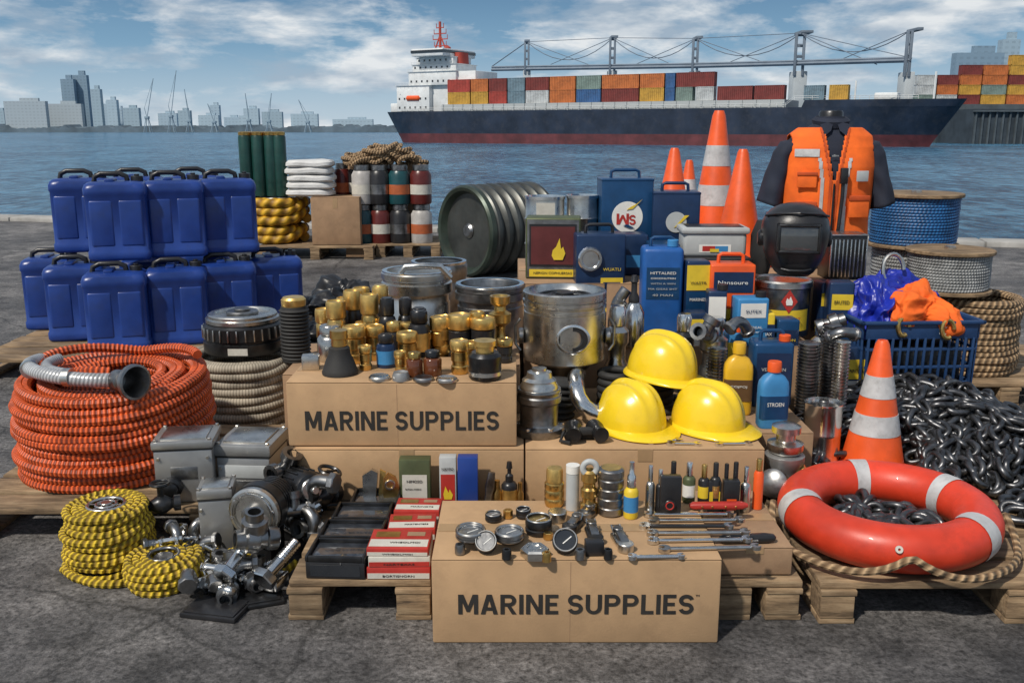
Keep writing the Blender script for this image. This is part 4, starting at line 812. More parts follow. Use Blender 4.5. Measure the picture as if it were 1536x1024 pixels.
# ---- fittings on upper carton
zu=.5362
gob=[(0,0),(.8,0),(.85,.06),(.6,.12),(.42,.3),(.5,.42),(.95,.5),(1,.66),(.55,.72),(.5,.8),(.85,.86),(.9,1),(.7,1),(.6,.9),(0,.88)]
bell=[(0,0),(1,0),(1.02,.06),(.95,.12),(.8,.3),(.62,.45),(.58,.6),(.4,.64),(0,.64)]
capj=[(0,.705),(1.0,.705),(1.06,.73),(1.06,.95),(1,.985),(.9,.99),(.86,.97),(0,.97)]
BC='brass and black fittings on the upper lettered box'
def jarp(m1=blk,m2=gold,m3=None):
    a=[('jar',[(0,0),(.92,0),(1,.05),(1,.62),(.85,.7),(.6,.73),(0,.73)],m1),('lid',[(0,.735),(.74,.735),(.8,.76),(.8,.95),(.74,.98),(.6,.985),(.56,1),(0,1)],m2)]
    if m3:a.append(('band',band(.12,.52),m3))
    return a
def cupp(m1=brass,m2=gold):
    return [('cup',[(0,0),(.92,0),(.97,.03),(.97,.22),(.84,.25),(.84,.36),(.97,.39),(.97,.66),(.8,.7),(0,.7)],m1),('rim',capj,m2)]
it=[('bell_fitting','black bell shaped fitting with brass neck at the left front','fitting',506,566,500,54,[('bell',bell,rub),('neck',[(0,.645),(.42,.645),(.42,.8),(.5,.82),(.5,1),(0,1)],brass)]),
('brass_tube','slim brass tube beside the black bell','fitting',547,556,520,20,cupp()),
('blue_jar','blue glass jar with paper band and black lid','jar',578,553,503,29,jarp(navyp,blk,sky_blue)),
('brass_cup','brass cup right of the blue jar','cup',610,548,500,30,cupp()),
('amber_cup','dark amber cup at the front, left of its twin','cup',621,566,530,25,jarp(amber,brass)),
('amber_cup','dark amber cup at the front, right of its twin','cup',648,565,528,28,jarp(amber,blkm)),
('brass_cup','tall brass cup with domed rim left of the black canister','cup',689,562,512,27,cupp()),
('black_canister','wide black canister with steel band at the right front','canister',727,573,515,50,[('body',[(0,0),(.9,0),(1,.06),(1,.6),(.85,.68),(.8,.7),(0,.7)],blkm),('band',[(.98,.12),(1.04,.12),(1.04,.22),(.98,.22)],steel),('neck',[(0,.705),(.55,.705),(.55,.85),(.68,.87),(.68,1),(.5,1),(0,.95)],gold)]),
('brass_cup','large brass cup behind the black bell','cup',530,546,491,33,cupp()),
('brass_cup','large brass cup right of the one behind the bell','cup',560,541,490,30,cupp()),
('gold_jar','dark jar with gold lid in the middle rank left','jar',590,538,484,27,jarp(blk,gold)),
('black_jar','glossy black jar with black ring lid in the middle rank','jar',628,536,468,33,jarp(blk,blkm,gold)),
('brass_cup','brass cup between the two glossy black jars','cup',643,530,500,32,cupp(blkm,gold)),
('brass_cup','tall gold rimmed cup in the middle rank','cup',664,532,476,31,cupp()),
('black_jar','black jar with steel lid right of the tall gold rimmed cup','jar',690,532,482,31,jarp(blk,blkm)),
('gold_cup','gold rimmed cup above the black canister','cup',724,536,478,36,cupp(blk,gold)),
('steel_jar','small steel capped jar at the far left behind','jar',494,544,490,40,jarp(steel,steel)),
('brass_goblet','tall brass nozzle with flared top at the right back','nozzle',750,524,446,34,[('nozzle',gob,brass)]),
('dark_cup','dark cup at the right end beside the black canister','cup',757,545,510,24,cupp(blk,brass)),
('brass_cup','small brass cup between the blue jar and the black bell','cup',600,560,528,18,cupp()),('brass_cup','brass cup in the gap behind the amber cups','cup',610,532,484,26,cupp()),('brass_cup','squat brass cup right of the tall domed cup','cup',708,548,514,24,cupp()),('dark_cup','dark gold rimmed cup at the left of the middle rank','cup',545,530,484,24,cupp(blk,gold)),('brass_cup','brass cup behind the blue jar','cup',578,530,478,24,cupp(blkm,brass))]
for nm,lb,ct_,px,yb,yt,wp,pt in it: cylb(nm,lb,ct_,px,yb,yt,wp,zu,pt,BC)
for nm,lb,ct_,px,yt,wp,pt,Y in [('brass_cup','brass cup in the back rank, first from the left','cup',507,450,28,cupp(),3.42),('brass_cup','brass cup in the back rank, second from the left','cup',532,434,26,cupp(blk,gold),3.5),('brass_cup','tall brass capped cup in the back rank, third from the left','cup',557,440,26,cupp(),3.4),('gold_jar','gold lidded jar in the back rank behind the tall cup','jar',573,427,30,jarp(blk,gold),3.56),('black_jar','black jar in the back rank right of the gold lidded jar','jar',583,446,27,jarp(blk,blkm),3.38),('gold_jar','gold lidded jar standing left of the black ring lid jar','jar',610,446,24,jarp(blk,blk),3.42),('black_jar','black bottle before the left steel liner','jar',630,461,28,jarp(blk,blk),3.38),('gold_cup','gold cup before the right steel liner','cup',690,470,34,cupp(blk,gold),3.36),('dark_cup','dark cup left of the tall brass nozzle','cup',716,466,22,cupp(blk,brass),3.38),('brass_cup','brass cup at the back, left of the gold cup before the liner','cup',660,474,28,cupp(),3.38),('brass_cup','short brass cup at the far left of the back rank','cup',488,462,24,cupp(),3.5),('brass_cup','brass cup at the very back between the two gold jars','cup',545,430,24,cupp(),3.62),('dark_cup','dark cup at the very back left','cup',520,445,24,cupp(blk,gold),3.6)]:
    z=.5012;r=W(wp,Y,z)/2;turn(nm,lb,ct_,(X(px,Y,z),Y,z),[(a,S(b,r,Z(yt,Y)-z),c) for a,b,c in pt],BC)
q=MB();q.box((.06,.05,.05),bev=.004);p=P(464,556,zu);solo('metal_block',q,steel,'grey metal cube at the left corner of the upper box','block',(p.x,p.y+.03,zu),(0,0,R(8)))
for px,py,w,h,m,lb in [(567,573,33,.014,steel,'flat steel disc at the front, first from the left'),(600,573,26,.028,alu,'small grey knob second from the left at the front edge'),(634,574,32,.012,steeld,'flat dark steel disc, third from the left at the front edge'),(669,575,33,.012,steel,'flat steel disc left of the black canister')]:
    p=P(px,py,zu);r=W(w,p.y,zu)/2;turn('steel_disc',lb,'disc',(p.x,p.y+r,zu),[('disc',[(0,0),(r,0),(r,h*.6),(r*.85,h),(r*.6,h*.8),(0,h*.8)],m)],'flat discs at the front of the upper box')
# ---- steel liners
def liner(label,px,Y,wpx,yt,z0,m=steeld):
    r=W(wpx,Y,.7)/2;h=Z(yt,Y)-z0;t=thing('cylinder_liner',label,'cylinder',(X(px,Y,.7),Y+r,z0),0,'steel cylinder liners')
    q=MB();q.lathe([(r*.78,0),(r*.93,0),(r*.93,h*.6),(r*.9,h*.62),(r*.9,h*.7),(r,h*.74),(r,h*.86),(r*.95,h*.88),(r*.95,h*.9),(r,h*.92),(r,h*.985),(r*.97,h),(r*.84,h),(r*.82,h*.97),(r*.82,0)],n=56,cap=False);mk('sleeve',q,m,t)
    q=MB();q.lathe([(r*.84,h*.999),(r*.97,h*.999),(r*.97,h*1.015),(r*.84,h*1.015),(r*.84,h*.999)],n=56,cap=False);mk('rim',q,chrome,t)
liner('dark steel cylinder liner left of the piston housing',734,3.71,110,434,.492,steeld)
liner('wide steel cylinder liner behind the brass fittings',620,3.74,110,414,.442,steel)
liner('rear steel cylinder liner mostly hidden behind the wide one',655,4.35,88,400,.0,steeld)
q=MB();q.tube([(0,0,0),(0,0,.05),(.02,0,.07),(.09,0,.075),(.16,.02,.07),(.2,.04,.02)],.014,10);solo('bent_bar',q,steel,'bent steel bar lying across the liner tops','bar',(X(600,3.75,.73),3.78,.73))
# ---- piston housing
t=thing('piston_housing','large machined steel piston housing with round side port','engine part',(X(847,3.5,.65),3.52,.312));t.scale=(1,1,.88)
r=.16;q=MB();q.lathe([(0,.19),(r*.9,.19),(r*.98,.2),(r*.98,.41),(r*.955,.413),(r*.955,.418),(r*.98,.421),(r*.98,.434),(r*.955,.437),(r*.955,.442),(r,.446),(r,.46),(r*.96,.463),(r*.96,.468),(r,.471),(r,.495),(r*.97,.5),(r*.86,.5),(r*.84,.485),(r*.8,.47),(0,.47)],n=64);mk('barrel',q,steel,t)
q=MB();q.lathe([(.05,-.03),(.06,-.03),(.064,0),(.064,.003),(.06,.005),(.054,.005),(.052,0),(.05,-.03)],(.025,-r*.965,.315),(PI/2,0,0),40,cap=False);mk('port_ring',q,chrome,t)
q=MB();q.lathe([(0,-.03),(.052,-.03),(.052,.001),(.036,.001),(.034,-.012),(0,-.012)],(.025,-r*.962,.315),(PI/2,0,0),30);mk('port',q,blk,t)
q=MB();torus(q,.1,.006,(0,0,.474));torus(q,.06,.006,(0,0,.474));q.lathe(disc(.035,.47,.49));q.box((.2,.02,.008),(0,0,.4705),bev=.001);mk('crown_rings',q,blkm,t)
for s in(-1,1):
    q=MB();q.lathe(disc(.035,0,.02),(s*(r-.004),-.02,.3),(0,s*PI/2,0));q.tube([(s*(r+.01),-.04,.24),(s*(r+.028),-.04,.27),(s*(r+.028),-.04,.35),(s*(r+.01),-.04,.38)],.006,8);mk('side_lug',q,steeld,t)
q=MB();q.loft([(0,.07,.06,3),(.05,.06,.05,3),(.14,.08,.07,3),(.19,.12,.12,2.4)],32);q.lathe([(0,-.05),(.07,-.05),(.075,-.04),(.075,.04),(.07,.05),(0,.05)],(0,-.01,.06),(PI/2,0,0));mk('connecting_rod',q,blkm,t)
t=thing('corrugated_boot','black corrugated rubber boot beside the piston rod','boot',(X(838,3.31,.4),3.31,.312),0,None,(0,R(4),0))
pf=[(0,0)]
for k in range(6): pf+=[(.045,k*.024),(.06,k*.024+.007),(.06,k*.024+.013),(.045,k*.024+.021)]
mk('boot',MB().lathe(pf+[(0,.145)]),rub,t)
t=thing('exhaust_elbow','curved steel exhaust pipe under the piston housing','pipe',(X(884,3.22,.4),3.22,.312))
q=MB();cpts=[(-.03,.17,.135),(-.04,.12,.14),(-.045,.07,.135),(-.045,.03,.12),(-.038,.0,.095),(-.018,-.015,.068),(.008,-.02,.05),(.035,-.02,.042)];q.tube(cpts,.032,20);mk('pipe',q,chrome,t)
q=MB();torus(q,.035,.007,(.035,-.02,.042),(0,R(90),0));mk('flange',q,steeld,t)
q=MB()
for k in range(4):torus(q,.075,.016,(0,0,.016+k*.029))
torus(q,.11,.014,(.03,.01,.014))
solo('rubber_ring_stack',q,rub,'stack of black rubber rings under the top hard hat','ring stack',(X(975,3.42,.35),3.42,.312))
q=MB()
for k in range(5):torus(q,.06,.015,(0,0,.015+k*.028))
solo('rubber_ring_stack',q,rub,'low stack of black rubber rings left of the top hard hat','ring stack',(X(925,3.42,.35),3.45,.312))
t=thing('strainer_pot','steel flanged pot with domed top on the box','pot',(X(809,3.08,.4),3.12,.3115));t.scale=(1,1,.92)
r=.076;q=MB();q.lathe([(0,0),(r*1.12,0),(r*1.16,.01),(r*1.16,.03),(r*.9,.04),(r*.86,.05),(r*.9,.12),(r*.96,.125),(r*1.02,.13),(r*1.02,.15),(r*.96,.155),(r*.96,.165),(r*1.0,.17),(r*.98,.178),(0,.178)],n=44);mk('body',q,steeld,t)
q=MB();q.lathe([(0,.178),(r*.88,.178),(r*.86,.19),(r*.78,.2),(r*.78,.21),(r*.6,.22),(r*.55,.24),(r*.33,.245),(r*.33,.255),(0,.256)],n=40);mk('dome',q,steel,t)
for a in range(6): q=MB();q.lathe(disc(.009,.03,.04),(r*1.03*math.cos(a*PI/3),r*1.03*math.sin(a*PI/3),0),n=6);mk('bolt',q,chrome,t)
t=thing('binoculars','black binocular shaped mount lying between the pot and hard hats','tool',(X(878,3.04,.33),3.04,.3115),R(5))
for s in(-1,1):
    q=MB();q.lathe([(0,-.05),(.026,-.05),(.03,-.045),(.03,-.02),(.022,0),(.026,.02),(.026,.045),(0,.045)],(s*.042,0,.031),(PI/2,0,R(s*8)));mk('barrel',q,blkm,t)
q=MB();q.box((.08,.035,.022),(0,0,.022),bev=.005);q.box((.14,.05,.02),(0,.03,.001),bev=.004);q.tube([(-.075,.0,.03),(-.09,-.03,.01),(-.06,-.055,.01)],.006,6);mk('bridge',q,rub,t)
for x,y,l,rz,lb in [(X(997,3.02),3.02,.1,10,'short spanner before the gap between the hard hats'),(X(1025,3.0),2.99,.09,-5,'short spanner left of the right hard hat peak'),(X(1100,2.99),2.99,.1,3,'short spanner at the right corner of the hard hat box')]:
    wrench(lb,x,y,.3115,l,R(rz),m=chrome,rh=.016)
# ---- hard hats
def hat(label,loc,rot):
    t=thing('hard_hat',label,'hard hat',loc,0,'yellow hard hats',rot);a,b,h=.138,.116,.158
    nt_,nr=84,26
    def pt(rho,th):
        x=a*rho*math.cos(th);y=b*rho*math.sin(th);z=h*(max(0,1-rho**2.5))**(1/2.1)
        rd=.011*math.exp(-(y/.015)**2)*(1-rho**6)+.006*math.exp(-((abs(y)-.046)/.010)**2)*(1-rho**6)*(1 if x>-.1 else 0)
        k=1+rd/.13;return (x*k,y*k,(z*k+.012))
    vs=[pt(0,0)];fs=[]
    for i in range(1,nr+1):
        rho=math.sin(i/nr*PI/2);vs+=[pt(rho,2*PI*k/nt_) for k in range(nt_)]
    for k in range(nt_): fs.append((0,1+k,1+(k+1)%nt_))
    for i in range(nr-1):
        for k in range(nt_): a0=1+i*nt_+k;a1=1+i*nt_+(k+1)%nt_;fs.append((a0,a0+nt_,a1+nt_,a1))
    mk('shell',MB().add(vs,fs),yel,t,ang=60)
    vs=[];fs=[]
    pr=[(0,.014),(.4,.013),(.85,.008),(1,.003),(.97,0),(.4,.006),(0,.004)]
    for k in range(nt_):
        th=2*PI*k/nt_;w=.014+.05*max(0,math.cos(th))**1.3+.003*abs(math.sin(th))
        for f,z in pr:
            e=f*w;vs.append(((a-.001)*math.cos(th)+e*math.cos(th),(b-.001)*math.sin(th)+e*math.sin(th)*.8,z+.002+.006*(1-f)))
    n=len(pr)
    for k in range(nt_):
        for i in range(n-1): A_=k*n+i;B_=((k+1)%nt_)*n+i;fs.append((A_,B_,B_+1,A_+1))
    mk('brim',MB().add(vs,fs),yel,t,ang=60)
    q=MB();q.box((.003,.034,.02),(a*1.0-.012,0,.048),(0,R(-18),0),bev=.002);mk('badge',q,yelp,t)
    return t
h0=hat('yellow hard hat in front left, on the cardboard box',(X(947,3.16,.35),3.17,.313),(0,0,R(-52)))
h0.scale=(.98,)*3
dup(h0,(X(1063,3.16,.35),3.17,.313),(0,0,R(-42)),'yellow hard hat in front right, on the cardboard box')
dup(h0,(X(990,3.4,.5),3.36,.448),(R(-3),R(3),R(-40)),'topmost yellow hard hat resting above the other two')
# ---- bottles
def bottle(label,px,Y,z,wpx,yt,m,capm,panels,rz=0,group=None,dp=.6):
    w=W(wpx,Y,z);h=Z(yt,Y)-z;a=w/2;b=a*dp;t=thing('plastic_bottle',label,'bottle',(X(px,Y,z),Y+b,z),rz,group)
    q=MB();q.loft([(0,a*.9,b*.9,4),(.01,a,b,4),(h*.62,a,b,4),(h*.7,a*.95,b*.95,3.5),(h*.78,a*.7,b*.75,3),(h*.82,a*.42,b*.6,2.4),(h*.85,a*.38,a*.38,2)],36);mk('body',q,m,t)
    q=MB();q.lathe([(0,h*.85),(a*.46,h*.85),(a*.46,h*.98),(a*.42,h),(0,h)],n=24);mk('cap',q,capm,t)
    for k,(x0,z0,x1,z1,mm) in enumerate(panels):
        q=MB();q.loft([(h*z0,a*.985,b+.0015+k*.0008,6),(h*z1,a*.985,b+.0015+k*.0008,6)],28);mk('label_band',q,mm,t)
    return t
t=bottle('yellow oil bottle with brown label behind the right hard hat',1107,3.32,.3115,43,516,yelb,yelb,[(0,.2,1,.5,brl)],R(-6))
text('COJPOJ',.06,white,t,(0,-.0345,.11),h=.01)
t=bottle('blue oil bottle with orange cap standing right of the yellow bottle',1160,3.16,.3115,45,545,sky_blue,org,[(0,.15,1,.5,teal)],R(4))
text('STROEN',.06,white,t,(0,-.034,.09),h=.014)
# ---- tins
def tin(label,px0,px1,yt,Y,z,dp,m,panels=(),txt=(),rz=0,lid=None,handle=None,capm=None,bev=.008,group='tins and canisters behind the hard hats',name='metal_tin',cat='tin'):
    x0,x1=X(px0,Y,z+.1),X(px1,Y,z+.1);w=x1-x0;h=Z(yt,Y)-z;t=thing(name,label,cat,((x0+x1)/2,Y+dp/2,z),rz,group)
    q=MB();q.box((w,dp,h),bev=bev,seg=3);mk('body',q,m,t)
    if lid:
        q=MB();q.box((w*1.015,dp*1.02,.012),(0,0,h-.013),bev=.004);mk('rim',q,lid,t)
        q=MB();q.box((w*1.012,dp*1.02,.008),(0,0,.002),bev=.003);mk('rim',q,lid,t)
    if handle: q=MB();q.tube([(-w*.28,0,h),(-w*.27,0,h+.03),(-w*.2,0,h+.037),(w*.2,0,h+.037),(w*.27,0,h+.03),(w*.28,0,h)],.008,8);mk('handle',q,handle,t)
    if capm: q=MB();q.lathe(disc(.022,h,h+.025),(w*.3,-dp*.15,0),n=20);mk('cap',q,capm,t)
    for k,(a,b,c,d_,mm) in enumerate(panels):
        q=MB();q.box((w*(c-a),.0015,h*(d_-b)),(w*((a+c)/2-.5),-dp/2-.0008-.0009*k,h*b),bev=0);mk('label_panel',q,mm,t)
    for s,fx,fz,fw,fh,mm in txt: text(s,w*fw,mm,t,(w*(fx-.5),-dp/2-.0055,h*fz),h=h*fh)
    return t,w,h,dp
Z4=.677;Z3=.482
t,w,h,dp=tin('tall dark blue tin with handle and a white round emblem',900,977,268,4.55,Z4,.2,teal,[(.1,.33,.9,.36,sky_blue)],[('NR:60:AWX',.5,.28,.6,.03,white),('S 1M-26AL OIL',.5,.22,.7,.03,white)],R(2),teal,teal)
q=MB();q.lathe(disc(w*.3,0,.002),(0,-dp/2-.001,h*.58),(PI/2,0,0),40);mk('emblem',q,white,t)
bold('W',w*.24,h*.12,redp,t,(-w*.09,-dp/2-.0045,h*.56));bold('S',w*.13,h*.11,redp,t,(w*.1,-dp/2-.0045,h*.55))
q=MB();q.prism([(0,0),(.03,.005),(.075,.05),(.05,.03),(.02,.015)],.002,(-.005,-dp/2-.005,h*.66),(PI/2,0,0));mk('streak_mark',q,yelp,t)
q=MB();q.prism([(0,0),(.03,-.012),(.055,-.012),(.02,.006)],.002,(-.02,-dp/2-.007,h*.49),(PI/2,0,0));mk('streak_mark',q,teal,t)
t,w,h,dp=tin('smaller dark blue tin with handle right of the tall one',979,1049,288,4.5,Z4,.18,navyp,[(.06,.2,.94,.42,teal)],[('NIXTERA',.5,.3,.7,.06,white)],R(-3),navyp,navyp)
q=MB();q.lathe(disc(w*.22,0,.002),(0,-dp/2-.003,h*.62),(PI/2,0,0));mk('emblem',q,lgrey,t);q=MB();q.prism([(0,0),(.02,.01),(.07,.06),(.05,.06)],.002,(-.01,-dp/2-.006,h*.55),(PI/2,0,0));mk('streak_mark',q,yelp,t)
def rtin(label,px0,px1,yt,Y):
    r=W(px1-px0,Y,.8)/2;h=Z(yt,Y)-Z4;t=thing('round_tin',label,'tin',(X((px0+px1)/2,Y,.8),Y+r,Z4),0,'pair of round steel tins')
    mk('body',MB().lathe([(0,0),(r*.96,0),(r*.96,h*.3),(r,h*.32),(r*.96,h*.34),(r*.96,h*.66),(r,h*.68),(r*.96,h*.7),(r*.96,h*.96),(0,h*.96)],n=40),steel,t);q=MB();q.lathe([(0,h*.96),(r,h*.96),(r,h),(r*.94,h),(r*.93,h*.975),(0,h*.975)],n=40);mk('lid',q,chrome,t);return t,r,h
t,r,h=rtin('round steel tin with a paper label, left of the pair behind the green box',787,849,296,4.6)
q=MB();q.box((r*.9,.003,h*.2),(0,-r*.985,h*.72),bev=0);mk('label_panel',q,paper,t)
rtin('round steel tin, right of the pair behind the green box',850,900,294,4.62)
t,w,h,dp=tin('dark green box with a yellow and red picture panel',790,872,327,4.25,Z4-.001,.16,grnp,[(.03,.03,.97,.97,steeld),(.07,.2,.93,.9,blk),(.1,.24,.9,.86,mat('red_dark_print',(.1,.018,.018),.5,bump=0)),(.07,.04,.93,.16,yelp)],[('NERION COPHUERSAS',.5,.1,.7,.04,ink)],R(-4))
q=MB();q.prism([(-.02,0),(.02,0),(.032,.03),(.022,.06),(.012,.05),(.006,.1),(-.01,.06),(-.025,.045),(-.03,.02)],.002,(.025,-dp/2-.007,h*.32),(PI/2,0,0));mk('flame_mark',q,yelp,t)
t,w,h,dp=tin('dark navy box with a round lamp lens and yellow corner',862,936,352,4.13,Z4-.17,.16,navyp,[(.5,.1,.95,.5,yelp),(.55,.15,.9,.45,navyp)],[('PITORIL',.35,.2,.4,.04,white),('WUATLI',.72,.6,.36,.035,yelp)],R(3),None,blk)
q=MB();q.lathe([(0,0),(.05,0),(.056,.01),(.05,.02),(.04,.02),(.036,.012),(0,.012)],(-w*.22,-dp/2,h*.72),(PI/2,0,0));mk('lamp_lens',q,chrome,t)
tin('navy blue tin hidden behind the lamp box',936,972,352,4.35,Z4-.001,.15,navyp,[(.1,.2,.9,.5,sky_blue)],[],0)
tin('navy blue low tin under the smaller dark blue tin, left',975,1020,366,4.2,Z4-.001,.15,teal,[],[],0)
t,w,h,dp=tin('blue plastic canister with white text behind the top hard hat',963,1024,372,3.92,Z3,.14,mat('bright_blue_plastic',(.012,.09,.32),.4,var=.2,dirt=.1,dcol=(.03,.08,.2)),[(.1,.42,.9,.78,teal)],[('HITTALRED',.5,.72,.62,.03,white),('COCONUTRIN',.5,.66,.6,.02,white),('WITH A WIN',.5,.6,.6,.02,lgrey),('MA GISAS SHT',.5,.54,.7,.02,lgrey),('40 MAN',.5,.47,.5,.025,lgrey)],R(-2),None,teal,None,.02,name='plastic_canister',cat='canister')
q=MB();q.lathe(disc(.024,h,h+.03),(w*.25,-.02,0));mk('cap',q,sky_blue,t)
tin('navy and yellow striped tin right of the blue canister',1027,1062,392,3.9,Z3,.1,navyp,[(0,.62,1,.95,yelp),(.0,.35,1,.6,teal),(0,.1,1,.3,yelp)],[('WASTR',.5,.72,.7,.035,ink),('MARINES',.5,.5,.7,.04,white)],R(3))
t,w,h,dp=tin('light grey bin with a coloured sticker under the blue tins',1027,1122,348,4.2,Z4+.105,.17,lgrey,[(.25,.2,.75,.5,white),(.3,.25,.5,.45,redp),(.5,.25,.7,.45,sky_blue),(.42,.22,.56,.34,yelp)],[],R(-2),None,None,None,.02,name='plastic_bin',cat='bin')
q=MB();q.box((w*1.08,dp*1.12,.03),(0,0,h-.01),bev=.012);mk('rim',q,lgrey,t);q=MB();q.box((w*.9,dp*.85,.004),(0,0,h+.018),bev=.001);mk('inset',q,blk,t)
tin('dark grey case under the light grey bin',1030,1130,388,4.14,Z4-.001,.16,blk,[],[],0,name='plastic_case',cat='case')
tin('orange box with a dark badge and white lettering',1064,1131,397,3.88,Z3,.13,org,[(.08,.62,.95,.9,navyp),(.2,.1,.9,.4,yelp)],[('Nansoure',.5,.76,.66,.05,white),('WAXOIL',.55,.25,.5,.05,ink)],R(-2),None,org)
tin('blue and white tin with a blue cap in front of the orange box',1104,1152,448,3.72,Z3,.1,sky_blue,[(.1,.6,.9,.9,white)],[('SUTEX',.5,.74,.5,.06,teal),('BUNREAL',.5,.4,.6,.05,white),('MMMMMMA',.5,.3,.6,.03,white)],R(4),None,None,blk)
tin('small blue and yellow tin beside the blue and white tin',1062,1090,437,3.74,Z3,.09,navyp,[(.05,.5,.95,.9,white),(.05,.2,.95,.42,yelp)],[],R(-4),None,None,blk)
tin('navy tin with yellow top stripe between the top hard hat and steel fittings',1030,1060,470,3.74,Z3-.17,.1,navyp,[(0,.75,1,.92,yelp),(.1,.3,.9,.65,white)],[('OIL',.5,.5,.4,.05,redp)],R(2))
tin('light blue tin low behind the yellow oil bottle',1086,1112,500,3.62,.3115,.08,sky_blue,[(.1,.5,.9,.85,yelp)],[],R(5),None,None,org)
tin('yellow tin with navy band above the navy jerry tin',1130,1160,470,3.73,Z3-.17,.1,yelp,[(0,.6,1,.85,navyp)],[('RONAX',.5,.72,.7,.04,white)],R(-3))
tin('navy blue tin right of the yellow tin with navy band',1163,1196,480,3.73,Z3-.17,.1,teal,[(.05,.55,.95,.85,navyp)],[('BRON',.5,.7,.6,.04,yelp)],R(2))
def pail(label,px,Y,wpx,yt,z,m,txts,band_m,lidm=steel,group=None):
    r=W(wpx,Y,z)/2;h=Z(yt,Y)-z;t=thing('metal_pail',label,'pail',(X(px,Y,z+.1),Y+r,z),0,group)
    mk('body',MB().lathe([(0,0),(r*.93,0),(r*.95,.008),(r*.95,h*.86),(0,h*.86)],n=48),m,t)
    mk('lid',MB().lathe([(0,h*.862),(r*.97,h*.862),(r,h*.88),(r,h*.97),(r*.95,h),(r*.88,h*.97),(0,h*.97)],n=48),lidm,t)
    vs=[];fs=[];n=24
    for i in range(n+1):
        a=-PI/2-R(50)+R(100)*i/n
        for z_ in(h*.12,h*.5): vs.append((r*.955*math.cos(a),r*.955*math.sin(a),z_))
    for i in range(n): fs.append((2*i,2*i+2,2*i+3,2*i+1))
    mk('label_band',MB().add(vs,fs),band_m,t)
    for s,fz,fw,fh,mm in txts: text(s,r*2*fw,mm,t,(0,-r*.965,h*fz),h=h*fh)
    return t,r,h
t,r,h=pail('wide dark pail with steel lid and red yellow label under the welding helmet',1183,3.86,90,424,.482,steeld,[('DUTCORT',.34,.42,.07,redp),('PRT GREEN OIL',.22,.36,.035,ink)],yelp)
q=MB();q.prism([(-.035,0),(0,-.05),(.035,0),(0,.05)],.002,(0,-r*.96,h*.66),(PI/2,0,0));mk('diamond_mark',q,redp,t)
q=MB();q.prism([(-.012,-.015),(.012,-.015),(.014,.0),(.004,.022),(-.002,.008),(-.01,.016),(-.015,.0)],.002,(0,-r*.96-.003,h*.66),(PI/2,0,0));mk('flame_mark',q,white,t)
tin('navy and yellow tin right of the wide pail, first',1229,1252,424,3.95,Z3,.1,navyp,[(0,.55,1,.8,yelp)],[('OTTO',.5,.68,.6,.04,ink)],R(5))
tin('navy and yellow tin right of the wide pail, second',1240,1276,424,3.85,Z3-.17,.1,navyp,[(.1,.72,.95,.88,yelp),(.1,.15,.95,.45,teal)],[('BRUTED',.5,.8,.6,.035,ink)],R(-6))
tin('yellow and navy can behind the blue basket',1282,1312,428,4.1,Z3-.19,.1,navyp,[(.0,.75,1,.92,yelp),(0,.1,1,.4,yelp)],[('RELTSKO',.5,.6,.8,.03,white)],R(4))
carton('cardboard box under the yellow and navy tins right of the pail',1.245,1.43,3.8,4.25,0,.3,m=card2)
tin('navy jerry tin with orange cap behind the blue oil bottle',1130,1190,515,3.42,.3115,.12,teal,[(.08,.1,.92,.85,navyp)],[('VENTOLIN',.5,.6,.6,.05,lgrey)],R(-3),None,teal,org,.014)
tin('small navy and yellow tin behind the threaded rods',1263,1298,520,3.72,.12,.1,navyp,[(.1,.62,.9,.85,yelp),(.1,.3,.9,.6,white)],[('NACLCCS',.5,.72,.7,.04,ink)],R(3))
t=thing('finned_box','black finned metal box right of the welding helmet','box',(X(1275,4.2,.8),4.3,.676))
q=MB();q.box((.17,.15,.2),bev=.003);mk('body',q,blkm,t)
for k in range(10): q=MB();q.box((.006,.012,.17),(-.08+k*.0178,-.08,.015),bev=.001);mk('fin',q,steel,t)
q=MB();q.box((.174,.16,.006),(0,0,.201),bev=.001);mk('lid',q,steel,t)
carton('cardboard box under the black finned box',1.2,1.55,4.12,4.6,0,.675,m=card2)
def threaded(label,px,Y,z,wpx,yt,m=steeld,tilt=0):
    r=W(wpx,Y,z)/2;h=Z(yt,Y)-z;n=int(h/.013);pf=[(0,0)]
    for k in range(n): pf+=[(r*.78,k*h/n+.001),(r,k*h/n+h/n*.35),(r,k*h/n+h/n*.6),(r*.78,(k+1)*h/n-.001)]
    solo('coil_spring',MB().lathe(pf+[(0,h)],n=22),m,label,'spring',(X(px,Y,z),Y,z),(0,tilt,0),'ridged steel springs')
threaded('tall ridged steel spring right of the navy jerry tin',1207,3.45,.3,32,512)
threaded('tall ridged steel spring behind the first, to its right',1240,3.55,.3,28,485)
threaded('ridged steel spring beside the basket',1256,3.42,.3,24,510,steel)
threaded('ridged steel spring left behind the yellow bottle',1072,3.55,.3115,30,520,steel)
for px,Y,yt,w,lb in [(1070,3.6,475,40,'steel valve body behind the yellow oil bottle'),(1232,3.66,480,30,'steel pipe stub above the ridged springs'),(925,3.6,458,34,'steel capped jar left of the top hard hat'),(1025,3.66,470,30,'dark capped jar right of the top hard hat')]:
    r=W(w,Y,.5)/2;z=.3115;h=Z(yt,Y)-z;turn('valve_body',lb,'fitting',(X(px,Y,.5),Y,z),[('body',S([(0,0),(1,0),(1,.35),(.8,.4),(.8,.55),(1.05,.6),(1.05,.72),(.6,.78),(0,.78)],r,h),steel if 'steel' in lb else blkm),('cap',S([(0,.785),(.7,.785),(.75,.95),(.6,1),(0,1)],r,h),chrome)],'steel fittings between the tins')
